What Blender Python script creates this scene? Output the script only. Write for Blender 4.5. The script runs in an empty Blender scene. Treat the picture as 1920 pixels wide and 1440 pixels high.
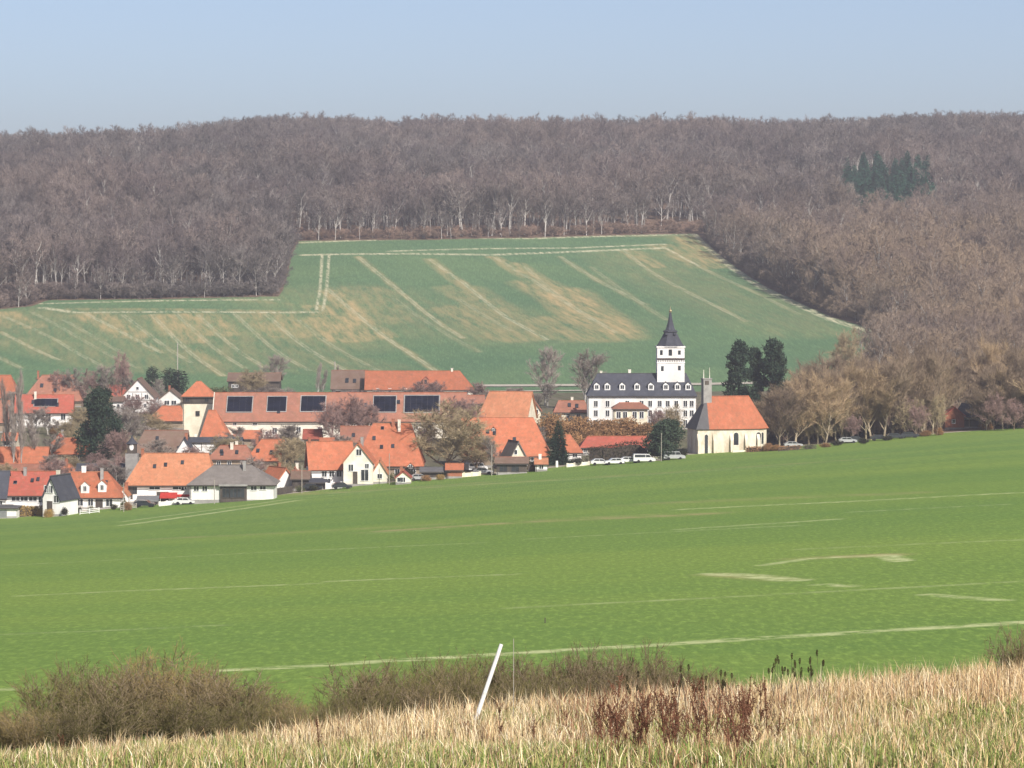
import bpy, math, random
import numpy as np
from mathutils import Vector, Matrix
R = math.radians
sc = bpy.context.scene
COL = sc.collection

# ------------------------------------------------------------------ camera
F = 6400.0                      # focal length in photograph pixels (1920 wide)
PITCH = math.atan(270.0 / F)
CP, SP = math.cos(PITCH), math.sin(PITCH)
cam_data = bpy.data.cameras.new('camera')
cam_data.lens = 120.0
cam_data.sensor_width = 36.0
cam_data.clip_start = 0.5
cam_data.clip_end = 12000.0
cam = bpy.data.objects.new('camera', cam_data)
cam.location = (0, 0, 0)
cam.rotation_euler = (math.pi / 2 - PITCH, 0, 0)
COL.objects.link(cam)
sc.camera = cam

# ------------------------------------------------------------------ sky, sun, exposure
SUN_EL, SUN_AZ = R(36), R(152)    # azimuth clockwise from +Y: behind the camera, to the right
world = bpy.data.worlds.new('World')
sc.world = world
world.use_nodes = True
wn = world.node_tree.nodes
sky = wn.new('ShaderNodeTexSky')
sky.sky_type = 'NISHITA'
sky.sun_disc = False
sky.sun_elevation = SUN_EL
sky.sun_rotation = SUN_AZ
sky.air_density = 0.5
sky.dust_density = 1.3
sky.ozone_density = 2.0
bg = wn['Background']
bg.inputs['Strength'].default_value = 0.135
tint = wn.new('ShaderNodeMix'); tint.data_type = 'RGBA'; tint.blend_type = 'MULTIPLY'; tint.inputs[0].default_value = 1.0
tint.inputs[7].default_value = (1.0, 0.90, 0.83, 1)         # pale lilac spring haze in the sky
world.node_tree.links.new(sky.outputs['Color'], tint.inputs[6])
world.node_tree.links.new(tint.outputs[2], bg.inputs['Color'])
sun_d = bpy.data.lights.new('sun', 'SUN')
sun_d.energy = 4.6
sun_d.angle = R(0.6)
sun_d.color = (1.0, 0.94, 0.86)
sun = bpy.data.objects.new('sun', sun_d)
sd = Vector((math.sin(SUN_AZ) * math.cos(SUN_EL), math.cos(SUN_AZ) * math.cos(SUN_EL), math.sin(SUN_EL)))
sun.rotation_euler = sd.to_track_quat('Z', 'Y').to_euler()
COL.objects.link(sun)
sc.view_settings.view_transform = 'Standard'
sc.view_settings.look = 'None'
sc.view_settings.gamma = 1.0
sc.view_settings.exposure = 0.35
HAZE_DENSITY = 0.00015

# ------------------------------------------------------------------ pixel -> place helpers
def ray(px, py):
    u = px - 960.0; v = 720.0 - py
    yy = F * CP + v * SP
    return u / yy, (-F * SP + v * CP) / yy       # x per metre of depth, z per metre of depth
def at(px, py, Y):
    a, b = ray(px, py)
    return a * Y, b * Y
def project(x, y, z):
    d = y * CP - z * SP
    return 960 + F * x / d, 720 - F * (y * SP + z * CP) / d

# ------------------------------------------------------------------ ground height
NODES = [40, 50, 62, 78, 110, 130, 200, 300, 450, 600, 700, 735, 770, 810, 850, 900, 950, 1000, 1060, 1110, 1150,
         1280, 1400, 1550, 1700, 1900, 2150, 2400, 2600, 2800, 3400]
def field_z(Yend, pyend):
    z1 = ray(960, pyend)[1] * Yend
    z0 = -17.4
    def f(Y):
        # straight fall from 130 m out to the village edge, with a slight belly
        t = (Y - 130.0) / (Yend - 130.0)
        return z0 + (z1 - z0) * t
    return f
def prof(crest, yend, pyend, village, ridge_py, hill):
    zs = {}
    zs[40] = -6.25; zs[62] = ray(960, crest)[1] * 62; zs[50] = zs[40] * .42 + zs[62] * .58
    zs[78] = zs[62] - 2.6; zs[110] = -16.0 + (1410 - crest) * 0.004
    f = field_z(yend, pyend)
    for Y in NODES:
        if 130 <= Y <= yend: zs[Y] = f(Y)
    for Y, z in village: zs[Y] = z
    for Y, z in hill: zs[Y] = z
    zr = ray(960, ridge_py)[1] * 2600 - 17
    zs[2600] = zr
    z17 = zs[1700]
    zs[1900] = z17 + (zr - z17) * .27; zs[2150] = z17 + (zr - z17) * .56; zs[2400] = z17 + (zr - z17) * .84
    zs[2800] = zr - 5; zs[3400] = zr - 60
    ks = sorted(zs)
    return ks, [zs[k] for k in ks]
HL = [(1280, -41), (1400, -30.6), (1550, -16), (1700, 1.3)]
PROFS = [
    (-500, prof(1460, 690, 1000, [(780, -58), (900, -54.5), (1000, -52), (1110, -50.5), (1150, -50)], 262, HL)),
    (0,    prof(1440, 700, 978, [(750, -57), (800, -56), (850, -54.5), (900, -53), (1000, -51), (1110, -49.8), (1150, -49.4)], 244, HL)),
    (480,  prof(1402, 735, 937, [(800, -54), (850, -52.4), (900, -51.2), (1000, -50), (1110, -49.6), (1150, -49.2)], 219, HL)),
    (960,  prof(1350, 770, 889, [(820, -51.2), (850, -50.5), (900, -50), (1000, -50), (1110, -49.8), (1150, -49.4)], 224, HL)),
    (1440, prof(1326, 810, 845, [(870, -49.3), (950, -49.2), (1110, -49.2), (1150, -48.6)], 224, HL)),
    (1920, prof(1286, 850, 803, [(900, -47), (1000, -47), (1110, -47), (1150, -46.5)], 212, [(1280, -38), (1400, -28), (1550, -14), (1700, 0)])),
    (2500, prof(1262, 900, 770, [(950, -45), (1110, -44), (1150, -43.5)], 205, [(1280, -35), (1400, -25), (1550, -12), (1700, 2)])),
]
TC = np.arange(-700, 2741, 20.0)
TY = np.concatenate([np.geomspace(30, 130, 150), np.geomspace(130.5, 3500, 500)])
_cols = np.array([np.interp(TY, p[1][0], p[1][1]) for p in PROFS])
_cx = np.array([p[0] for p in PROFS], float)
TZ = np.array([[0.0] * len(TY)] * len(TC))
for j in range(len(TY)):
    TZ[:, j] = np.interp(TC, _cx, _cols[:, j])
def _blur(a, n, axis):
    k = np.hanning(n + 2)[1:-1]; k /= k.sum()
    pad = [(0, 0), (0, 0)]; pad[axis] = (n // 2, n // 2)
    b = np.pad(a, pad, mode='edge')
    return np.apply_along_axis(lambda r: np.convolve(r, k, 'valid'), axis, b)
TZ = _blur(TZ, 21, 0)
TZ = _blur(TZ, 9, 1)
_rt = np.interp(TC, [-700, 0, 130, 240, 350, 430, 500, 640, 750, 800, 960, 1280, 1500, 1640, 1740, 1920, 2700], [284, 264, 260, 250, 236, 224, 217, 219, 228, 222, 226, 230, 228, 224, 218, 216, 214])
_w = np.clip((TY - 1750) / 750, 0, 1); _w = _w * _w * (3 - 2 * _w)
_k = np.array([np.interp(2600, TY, TZ[i]) for i in range(len(TC))])
TZ = TZ + ((np.array([ray(960, p)[1] * 2600 for p in _rt]) - 20.5) - _k)[:, None] * _w[None, :]
def H(x, y):
    x = np.asarray(x, float); y = np.asarray(y, float)
    c = np.clip((960 + x / y * F - TC[0]) / 20.0, 0, len(TC) - 1.001)
    yi = np.interp(y, TY, np.arange(len(TY)))
    yi = np.clip(yi, 0, len(TY) - 1.001)
    i = c.astype(int); j = yi.astype(int); fc = c - i; fy = yi - j
    z = (TZ[i, j] * (1 - fc) * (1 - fy) + TZ[i + 1, j] * fc * (1 - fy) + TZ[i, j + 1] * (1 - fc) * fy + TZ[i + 1, j + 1] * fc * fy)
    far = np.clip((y - 1130) / 200, 0, 1)
    z = z + far * (1.3 * np.sin(x / 97 + y / 210) + 0.9 * np.sin(x / 43 - y / 90 + 2))
    z = z + np.clip((y - 1780) / 200, 0, 1) * np.clip((2700 - y) / 350, .15, 1) * (3.2 * np.sin(x / 61 + y / 130 + 1) + 2.4 * np.sin(x / 29 - y / 75) * np.sin(y / 50 + x / 160))
    return z
def hit(px, py, y0=66.0, y1=3300.0):
    a, b = ray(px, py)
    Y = np.geomspace(y0, y1, 3000)
    d = H(a * Y, Y) - b * Y
    s = np.where(d >= 0)[0]
    if len(s) == 0: return None
    k = s[0]
    if k == 0: return float(Y[0])
    t = d[k - 1] / (d[k - 1] - d[k])
    return float(Y[k - 1] + (Y[k] - Y[k - 1]) * t)
def vhit(px, py):                # on the village ground and the hill only
    return hit(px, py, 640.0)
def px_at(x, y): return 960 + x / y * F
def edge_Y(px):                 # where the green field ends and the village ground begins
    return np.interp(px, [-500, 0, 480, 960, 1440, 1920, 2500], [690, 700, 735, 770, 810, 850, 900])

# ------------------------------------------------------------------ tagging and linking
def tag(o, label=None, cat=None, group=None, kind=None):
    if label: o['label'] = label
    if cat: o['category'] = cat
    if group: o['group'] = group
    if kind: o['kind'] = kind
    return o
def empty(name, loc, rz=0.0):
    o = bpy.data.objects.new(name, None); o.empty_display_size = 1
    o.location = loc; o.rotation_euler = (0, 0, rz); COL.objects.link(o); return o
def link(name, me, parent=None, loc=None):
    o = bpy.data.objects.new(name, me); COL.objects.link(o)
    if parent: o.parent = parent
    if loc is not None: o.location = loc
    return o

# ------------------------------------------------------------------ materials
def nodes_of(name, rough=0.85, spec=0.25):
    m = bpy.data.materials.new(name); m.use_nodes = True
    nt = m.node_tree; b = nt.nodes['Principled BSDF']
    b.inputs['Roughness'].default_value = rough
    b.inputs['Specular IOR Level'].default_value = spec
    return m, nt, b
def n_noise(nt, scale, detail=4, rough=.6, vec=None, dist=0):
    n = nt.nodes.new('ShaderNodeTexNoise'); n.inputs['Scale'].default_value = scale
    n.inputs['Detail'].default_value = detail; n.inputs['Roughness'].default_value = rough
    n.inputs['Distortion'].default_value = dist
    if vec is not None: nt.links.new(vec, n.inputs['Vector'])
    return n
def n_ramp(nt, fac, a, b, ca=(0, 0, 0, 1), cb=(1, 1, 1, 1)):
    r = nt.nodes.new('ShaderNodeValToRGB')
    r.color_ramp.elements[0].position = a; r.color_ramp.elements[1].position = b
    r.color_ramp.elements[0].color = ca; r.color_ramp.elements[1].color = cb
    nt.links.new(fac, r.inputs[0]); return r
def n_mix(nt, fac, A, B, mode='MIX'):
    m = nt.nodes.new('ShaderNodeMix'); m.data_type = 'RGBA'; m.blend_type = mode
    for sock, v in ((m.inputs[0], fac), (m.inputs[6], A), (m.inputs[7], B)):
        if isinstance(v, (int, float)): sock.default_value = v
        elif isinstance(v, tuple): sock.default_value = v if len(v) == 4 else v + (1,)
        else: nt.links.new(v, sock)
    return m.outputs[2]
def n_math(nt, op, a, b=0.0, clamp=False):
    m = nt.nodes.new('ShaderNodeMath'); m.operation = op; m.use_clamp = clamp
    for s, v in ((m.inputs[0], a), (m.inputs[1], b)):
        if isinstance(v, (int, float)): s.default_value = v
        else: nt.links.new(v, s)
    return m.outputs[0]
def n_attr(nt, name):
    a = nt.nodes.new('ShaderNodeAttribute'); a.attribute_name = name; return a
def drill_pos(nt, stretch):
    # coordinates whose second axis runs along the seed drills on the far hill
    g = nt.nodes.new('ShaderNodeNewGeometry')
    mp = nt.nodes.new('ShaderNodeMapping'); mp.vector_type = 'TEXTURE'; mp.inputs['Scale'].default_value = (1, stretch, 1); mp.inputs['Rotation'].default_value = (0, 0, R(9.2))
    nt.links.new(g.outputs['Position'], mp.inputs['Vector']); return mp.outputs[0]
def world_pos(nt, scale=(1, 1, 1)):
    g = nt.nodes.new('ShaderNodeNewGeometry')
    mp = nt.nodes.new('ShaderNodeMapping'); mp.inputs['Scale'].default_value = scale
    nt.links.new(g.outputs['Position'], mp.inputs['Vector']); return mp.outputs[0]
def n_bump(nt, b, h, strength=.4, dist=.1):
    n = nt.nodes.new('ShaderNodeBump'); n.inputs['Strength'].default_value = strength; n.inputs['Distance'].default_value = dist
    nt.links.new(h, n.inputs['Height']); nt.links.new(n.outputs[0], b.inputs['Normal'])
def simple(name, c1, c2, scale=1.0, rough=.85, spec=.25, vary=.15, stretch=(1, 1, 1), lo=.35, hi=.65, metal=0, bump=0):
    """two-tone mottled surface in world space, each object a shade lighter or darker than the next"""
    m, nt, b = nodes_of(name, rough, spec)
    p = world_pos(nt, stretch)
    n = n_noise(nt, scale, 5, .65, p)
    r = n_ramp(nt, n.outputs[0], lo, hi)
    c = n_mix(nt, r.outputs[0], c1, c2)
    oi = nt.nodes.new('ShaderNodeObjectInfo')
    f = n_math(nt, 'MULTIPLY_ADD', oi.outputs['Random'], vary * 2)
    f.node.inputs[2].default_value = 1 - vary
    h = nt.nodes.new('ShaderNodeHueSaturation'); nt.links.new(c, h.inputs['Color']); nt.links.new(f, h.inputs['Value'])
    nt.links.new(h.outputs[0], b.inputs['Base Color'])
    b.inputs['Metallic'].default_value = metal
    if bump: n_bump(nt, b, n.outputs[0], bump, .3)
    return m
def roof_mat(name, c1, c2, moss=(.14, .12, .07)):
    m, nt, b = nodes_of(name, .85, .2)
    tc = nt.nodes.new('ShaderNodeTexCoord')
    n1 = n_noise(nt, .35, 5, .6, tc.outputs['Object'])
    n2 = n_noise(nt, 1.3, 5, .75, world_pos(nt, (1, 1, .35)))
    c = n_mix(nt, n_ramp(nt, n1.outputs[0], .35, .68).outputs[0], c1, c2)
    c = n_mix(nt, n_math(nt, 'MULTIPLY', n_ramp(nt, n2.outputs[0], .46, .72).outputs[0], .55), c, moss)
    n3 = n_noise(nt, .9, 4, .8, world_pos(nt, (1, 1, .5)))
    c = n_mix(nt, n_math(nt, 'MULTIPLY', n_ramp(nt, n3.outputs[0], .50, .70).outputs[0], .5), c, tuple(min(1, v * 1.25 + .05) for v in c1))
    # courses of tiles: thin lines up the slope
    w = nt.nodes.new('ShaderNodeTexWave'); w.wave_type = 'BANDS'; w.bands_direction = 'Z'
    w.inputs['Scale'].default_value = 1.1; w.inputs['Distortion'].default_value = .6; w.inputs['Detail'].default_value = 2
    nt.links.new(tc.outputs['Object'], w.inputs['Vector'])
    c = n_mix(nt, n_math(nt, 'MULTIPLY', w.outputs['Fac'], .22), c, (c1[0] * .6, c1[1] * .55, c1[2] * .5))
    oi = nt.nodes.new('ShaderNodeObjectInfo')
    f = n_math(nt, 'MULTIPLY_ADD', oi.outputs['Random'], .3); f.node.inputs[2].default_value = .85
    h = nt.nodes.new('ShaderNodeHueSaturation'); nt.links.new(c, h.inputs['Color']); nt.links.new(f, h.inputs['Value'])
    nt.links.new(h.outputs[0], b.inputs['Base Color'])
    n_bump(nt, b, w.outputs['Fac'], .3, .05)
    return m
M = {}
M['tile_orange'] = roof_mat('tile_orange', (.47, .155, .080), (.38, .13, .07))
M['tile_peach'] = roof_mat('tile_peach', (.47, .20, .105), (.42, .17, .09))
M['tile_red'] = roof_mat('tile_red', (.38, .095, .065), (.31, .085, .06))
M['tile_dull'] = roof_mat('tile_dull', (.34, .145, .095), (.27, .125, .09))
M['tile_brown'] = roof_mat('tile_brown', (.16, .10, .075), (.20, .14, .11))
M['tile_grey'] = roof_mat('tile_grey', (.15, .135, .125), (.20, .18, .165), (.10, .09, .07))
M['slate'] = roof_mat('slate', (.050, .054, .070), (.070, .074, .090), (.06, .06, .06))
M['slate_pale'] = roof_mat('slate_pale', (.10, .10, .105), (.14, .135, .135), (.09, .09, .09))
M['white'] = simple('white_render', (.82, .81, .79), (.60, .58, .54), .35, .9, .2, .07, (1, 1, .3), .35, .75)
M['cream'] = simple('cream_render', (.78, .73, .58), (.62, .56, .43), .6, .9, .2, .08)
M['ivory'] = simple('ivory_render', (.78, .75, .66), (.62, .57, .46), .45, .9, .2, .05)
M['church_wall'] = simple('weathered_plaster', (.78, .73, .62), (.50, .43, .32), .55, .95, .15, .05, (1, 1, .5), .3, .62)
M['tan_wall'] = simple('tan_plaster', (.34, .27, .20), (.24, .19, .14), .7, .9, .2, .1)
M['brick'] = simple('brick', (.36, .14, .08), (.26, .11, .07), 1.2, .9, .2, .1)
M['dark_wood'] = simple('dark_boarding', (.060, .050, .045), (.10, .085, .07), 1.5, .85, .2, .1, (1, 1, .3))
M['grey_wall'] = simple('grey_plaster', (.33, .32, .30), (.24, .23, .22), .8, .9, .2, .1)
M['timber'] = simple('timber_frame', (.05, .04, .035), (.08, .06, .05), 2, .8, .2, .05)
M['frame'] = simple('window_frame_paint', (.78, .78, .76), (.70, .70, .68), 2, .5, .4, .03)
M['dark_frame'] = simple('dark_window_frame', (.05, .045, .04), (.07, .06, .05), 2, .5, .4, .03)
M['metal_grey'] = simple('grey_metal', (.30, .31, .32), (.22, .22, .23), 1.5, .45, .5, .1, metal=.4)
M['red_cloth'] = simple('red_awning_cloth', (.50, .05, .04), (.36, .04, .03), 2, .8, .2, .1)
M['tyre'] = simple('tyre_rubber', (.02, .02, .02), (.03, .03, .03), 3, .9, .1, 0)
M['gold'] = simple('gilded_metal', (.45, .38, .20), (.35, .30, .18), 3, .4, .5, 0, metal=.6)
M['wood_pole'] = simple('weathered_wood', (.42, .39, .34), (.30, .27, .23), 1.5, .9, .1, .1)
M['white_paint'] = simple('white_pole_paint', (.82, .81, .77), (.52, .49, .42), 9, .5, .4, 0, lo=.52, hi=.78)
def glassy(name, col, rough=.12):
    m, nt, b = nodes_of(name, rough, .5)
    n = n_noise(nt, .5, 2, .5, world_pos(nt))
    c = n_mix(nt, n_ramp(nt, n.outputs[0], .4, .6).outputs[0], col, tuple(v * 1.8 for v in col))
    nt.links.new(c, b.inputs['Base Color']); return m
M['pane'] = glassy('window_glass', (.025, .028, .033))
M['solar'] = glassy('solar_glass', (.006, .007, .014), .5)
M['solar'].node_tree.nodes['Principled BSDF'].inputs['Specular IOR Level'].default_value = .15
def paint(name, c):
    m, nt, b = nodes_of(name, .3, .5)
    n = n_noise(nt, 1.5, 3, .5, world_pos(nt))
    cc = n_mix(nt, n.outputs[0], c, tuple(v * .8 for v in c)); nt.links.new(cc, b.inputs['Base Color'])
    b.inputs['Coat Weight'].default_value = .4; return m
M['car_white'] = paint('white_car_paint', (.75, .75, .75))
M['car_silver'] = paint('silver_car_paint', (.42, .43, .44))
M['car_dark'] = paint('dark_car_paint', (.03, .035, .045))
M['car_red'] = paint('red_car_paint', (.30, .03, .03))
def plant_mat(name, c1, c2, scale=.8, vary=.2, c3=None, big=.012, transl=0.0, rough=.9):
    """twigs or leaves: fine light and dark clumps, broad drifts of colour over the hillside, each plant its own shade"""
    m, nt, b = nodes_of(name, rough, .12)
    p = world_pos(nt)
    n = n_noise(nt, scale, 3, .7, p)
    c = n_mix(nt, n_ramp(nt, n.outputs[0], .38, .62).outputs[0], c1, c2)
    if c3:
        nb = n_noise(nt, big, 3, .55, p)
        c = n_mix(nt, n_ramp(nt, nb.outputs[0], .42, .60).outputs[0], c, c3)
    oi = nt.nodes.new('ShaderNodeObjectInfo')
    f = n_math(nt, 'MULTIPLY_ADD', oi.outputs['Random'], vary * 2); f.node.inputs[2].default_value = 1 - vary
    h = nt.nodes.new('ShaderNodeHueSaturation'); nt.links.new(c, h.inputs['Color']); nt.links.new(f, h.inputs['Value'])
    nt.links.new(h.outputs[0], b.inputs['Base Color'])
    return m
M['bark_pale'] = plant_mat('pale_bark', (.32, .30, .27), (.46, .44, .41), .6, .3)
M['bark_brown'] = plant_mat('brown_bark', (.17, .13, .09), (.26, .20, .14), .8, .2)
M['bark_avenue'] = plant_mat('avenue_bark', (.20, .165, .12), (.32, .265, .19), .8, .3)
M['bark_dark'] = plant_mat('dark_bark', (.07, .055, .045), (.11, .09, .07), .8, .2)
def forest_tint(m):
    # tawny species on the lower right of the hill, grey ones elsewhere
    nt = m.node_tree; b = nt.nodes['Principled BSDF']; src = b.inputs['Base Color'].links[0].from_socket
    g = nt.nodes.new('ShaderNodeNewGeometry'); sx = nt.nodes.new('ShaderNodeSeparateXYZ'); nt.links.new(g.outputs['Position'], sx.inputs[0])
    a = n_math(nt, 'MULTIPLY_ADD', sx.outputs[0], .009); a.node.inputs[2].default_value = -.35; a.node.use_clamp = True
    y = n_math(nt, 'MULTIPLY_ADD', sx.outputs[1], -.0022); y.node.inputs[2].default_value = 4.1; y.node.use_clamp = True
    f = n_math(nt, 'MULTIPLY', a, y)
    n = n_noise(nt, .012, 3, .6, world_pos(nt)); f = n_math(nt, 'MULTIPLY', f, n_ramp(nt, n.outputs[0], .3, .6, (.5, .5, .5, 1)).outputs[0])
    c = n_mix(nt, f, src, (.33, .245, .165)); 
    n2 = n_noise(nt, .022, 2, .5, world_pos(nt)); c = n_mix(nt, n_math(nt, 'MULTIPLY', n_ramp(nt, n2.outputs[0], .48, .62).outputs[0], .45), c, (.12, .095, .10))
    nt.links.new(c, b.inputs['Base Color'])
M['twig_forest'] = plant_mat('forest_twigs', (.108, .094, .086), (.195, .172, .160), .10, .42, (.200, .158, .138), .007)
forest_tint(M['twig_forest'])
M['twig_shrub'] = plant_mat('undergrowth_twigs', (.33, .22, .165), (.25, .185, .145), .2, .25)
M['twig_avenue'] = plant_mat('avenue_twigs', (.31, .225, .135), (.43, .32, .20), .25, .26)
M['twig_avenue_dark'] = plant_mat('avenue_twigs_dark', (.20, .15, .105), (.29, .22, .155), .25, .25)
M['twig_olive'] = plant_mat('olive_twigs', (.26, .21, .125), (.36, .29, .18), .3, .18)
M['twig_grey'] = plant_mat('grey_twigs', (.24, .205, .175), (.33, .285, .25), .3, .2)
M['twig_purple'] = plant_mat('purple_twigs', (.25, .165, .145), (.33, .23, .205), .3, .15)
M['twig_bush'] = plant_mat('bush_twigs', (.095, .086, .030), (.165, .145, .052), 1.2, .25)
M['hedge_brown'] = plant_mat('beech_hedge_leaves', (.34, .19, .09), (.25, .15, .07), .6, .2)
M['hedge_yellow'] = plant_mat('yellow_hedge_leaves', (.42, .27, .08), (.34, .24, .10), .6, .15)
M['conifer'] = plant_mat('conifer_needles', (.018, .034, .022), (.040, .060, .036), .35, .15)
M['conifer_far'] = plant_mat('far_conifer_needles', (.022, .070, .045), (.040, .100, .066), .1, .2)
M['evergreen'] = plant_mat('evergreen_leaves', (.030, .052, .032), (.065, .090, .055), .5, .15)
M['hedge_dark'] = plant_mat('dark_hedge_leaves', (.032, .034, .022), (.060, .058, .035), .8, .15)
M['garden_green'] = plant_mat('garden_shrub_leaves', (.07, .09, .035), (.13, .13, .06), .8, .2)
M['dock'] = plant_mat('dry_dock_seed', (.17, .075, .045), (.10, .05, .032), 9, .2)
M['dock_stem'] = plant_mat('dry_dock_stem', (.22, .10, .06), (.14, .065, .04), 9, .2)
M['teasel'] = plant_mat('dark_seed_heads', (.045, .040, .022), (.08, .065, .03), 9, .2)

# ---- ground materials (colour belongs to the ground: crop, bare soil, wheel tracks, dry verge)
def ground_mat(name, base1, base2, soil, track, n1=.03, n2=1.2, grain=0.25, extra=None, grainscale=2.6, rowk=.10):
    m, nt, b = nodes_of(name, .95, .1)
    p = world_pos(nt)
    a = n_noise(nt, n1, 4, .6, world_pos(nt, (.22, 1, 1)) if name == 'young_crop' else p); f = n_noise(nt, n2, 4, .75, p)
    c = n_mix(nt, n_ramp(nt, a.outputs[0], .35, .65).outputs[0], base1, base2)
    g = n_ramp(nt, f.outputs[0], .3, .7)
    c = n_mix(nt, n_math(nt, 'MULTIPLY', g.outputs[0], grain), c, tuple(v * .45 for v in base1))
    rows = n_noise(nt, grainscale, 3, .8, drill_pos(nt, 60) if name == 'hill_crop' else world_pos(nt, (1, rowk, 0)))
    gp = nt.nodes.new('ShaderNodeNewGeometry'); sp = nt.nodes.new('ShaderNodeSeparateXYZ'); nt.links.new(gp.outputs['Position'], sp.inputs[0])
    near = n_math(nt, 'MULTIPLY_ADD', sp.outputs[1], -.0033); near.node.inputs[2].default_value = 1.9; near.node.use_clamp = True
    tuft = n_noise(nt, grainscale * 1.3, 3, .8, world_pos(nt, (1, .28, 0)))
    spots = n_noise(nt, grainscale * .9, 2, .8, world_pos(nt, (1, .20, 0)))
    def blend(a, b): 
        mx = nt.nodes.new('ShaderNodeMix'); nt.links.new(near, mx.inputs[0]); nt.links.new(a, mx.inputs[2]); nt.links.new(b, mx.inputs[3]); return mx.outputs[0]
    c = n_mix(nt, n_math(nt, 'MULTIPLY', n_ramp(nt, blend(rows.outputs[0], tuft.outputs[0]), .38, .66).outputs[0], .55), c, tuple(v * .62 for v in base2))
    rows2 = n_noise(nt, grainscale * 1.7, 2, .8, world_pos(nt, (1, rowk, 0)))
    c = n_mix(nt, n_math(nt, 'MULTIPLY', n_ramp(nt, blend(rows2.outputs[0], spots.outputs[0]), .48, .72).outputs[0], .45), c, tuple(min(1, v * 1.5) for v in base1))
    s = n_attr(nt, 'soil'); ns = n_noise(nt, .30, 6, .75, drill_pos(nt, 34))
    sm = n_math(nt, 'MULTIPLY', s.outputs['Fac'], n_ramp(nt, ns.outputs[0], .35, .62).outputs[0], True)
    c = n_mix(nt, sm, c, soil)
    t = n_attr(nt, 'track'); nn = n_noise(nt, .6, 4, .75, drill_pos(nt, 12) if name == 'hill_crop' else p)
    tm = n_math(nt, 'MULTIPLY', t.outputs['Fac'], n_ramp(nt, nn.outputs[0], .38, .58).outputs[0], True)
    c = n_mix(nt, tm, c, track)
    if extra: c = extra(nt, c, p)
    nt.links.new(c, b.inputs['Base Color'])
    n_bump(nt, b, f.outputs[0], .5, .15)
    return m
def forest_extra(nt, c, p):
    w = n_attr(nt, 'wood'); f = n_noise(nt, .4, 4, .7, p)
    lit = n_mix(nt, n_ramp(nt, f.outputs[0], .35, .65).outputs[0], (.13, .085, .06), (.20, .14, .10))
    return n_mix(nt, w.outputs['Fac'], c, lit)
M['field'] = ground_mat('young_crop', (.225, .320, .066), (.148, .255, .058), (.36, .31, .14), (.50, .54, .26), .022, 1.6, .38, None, 2.6, .022)
M['hillside'] = ground_mat('hill_crop', (.150, .238, .112), (.105, .195, .100), (.44, .34, .17), (.52, .50, .33), .015, .5, .30, forest_extra, .9, .05)
M['village'] = ground_mat('gardens', (.10, .085, .055), (.10, .115, .05), (.42, .36, .28), (.50, .45, .36), .06, .8, .35, forest_extra)
M['meadow'] = ground_mat('meadow_soil', (.20, .17, .09), (.15, .16, .06), (.30, .22, .12), (.3, .3, .2), .15, 4, .5)
M['road'] = simple('pale_lane', (.50, .46, .38), (.40, .36, .29), .4, .9, .2, 0)

# ------------------------------------------------------------------ mesh building
def mesh_np(name, V, tris=None, quads=None, mats=(), mi=None, attrs=None, smooth=False):
    me = bpy.data.meshes.new(name)
    V = np.asarray(V, np.float32).reshape(-1, 3)
    nt_ = 0 if tris is None else len(tris); nq = 0 if quads is None else len(quads)
    me.vertices.add(len(V)); me.vertices.foreach_set('co', V.ravel())
    idx = []
    if nt_: idx.append(np.asarray(tris, np.int32).ravel())
    if nq: idx.append(np.asarray(quads, np.int32).ravel())
    idx = np.concatenate(idx)
    me.loops.add(len(idx)); me.loops.foreach_set('vertex_index', idx)
    me.polygons.add(nt_ + nq)
    ls = np.concatenate([np.arange(nt_) * 3, nt_ * 3 + np.arange(nq) * 4]).astype(np.int32)
    me.polygons.foreach_set('loop_start', ls)
    for m in mats: me.materials.append(m)
    if mi is not None: me.polygons.foreach_set('material_index', np.asarray(mi, np.int32))
    me.update(calc_edges=True)
    if smooth: me.polygons.foreach_set('use_smooth', np.ones(nt_ + nq, bool))
    if attrs:
        for k, a in attrs.items():
            a = np.asarray(a, np.float32)
            if a.ndim == 1:
                at_ = me.attributes.new(k, 'FLOAT', 'POINT'); at_.data.foreach_set('value', a)
            else:
                at_ = me.attributes.new(k, 'FLOAT_COLOR', 'POINT'); at_.data.foreach_set('color', np.c_[a, np.ones(len(a))].astype(np.float32).ravel())
    return me
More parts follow.
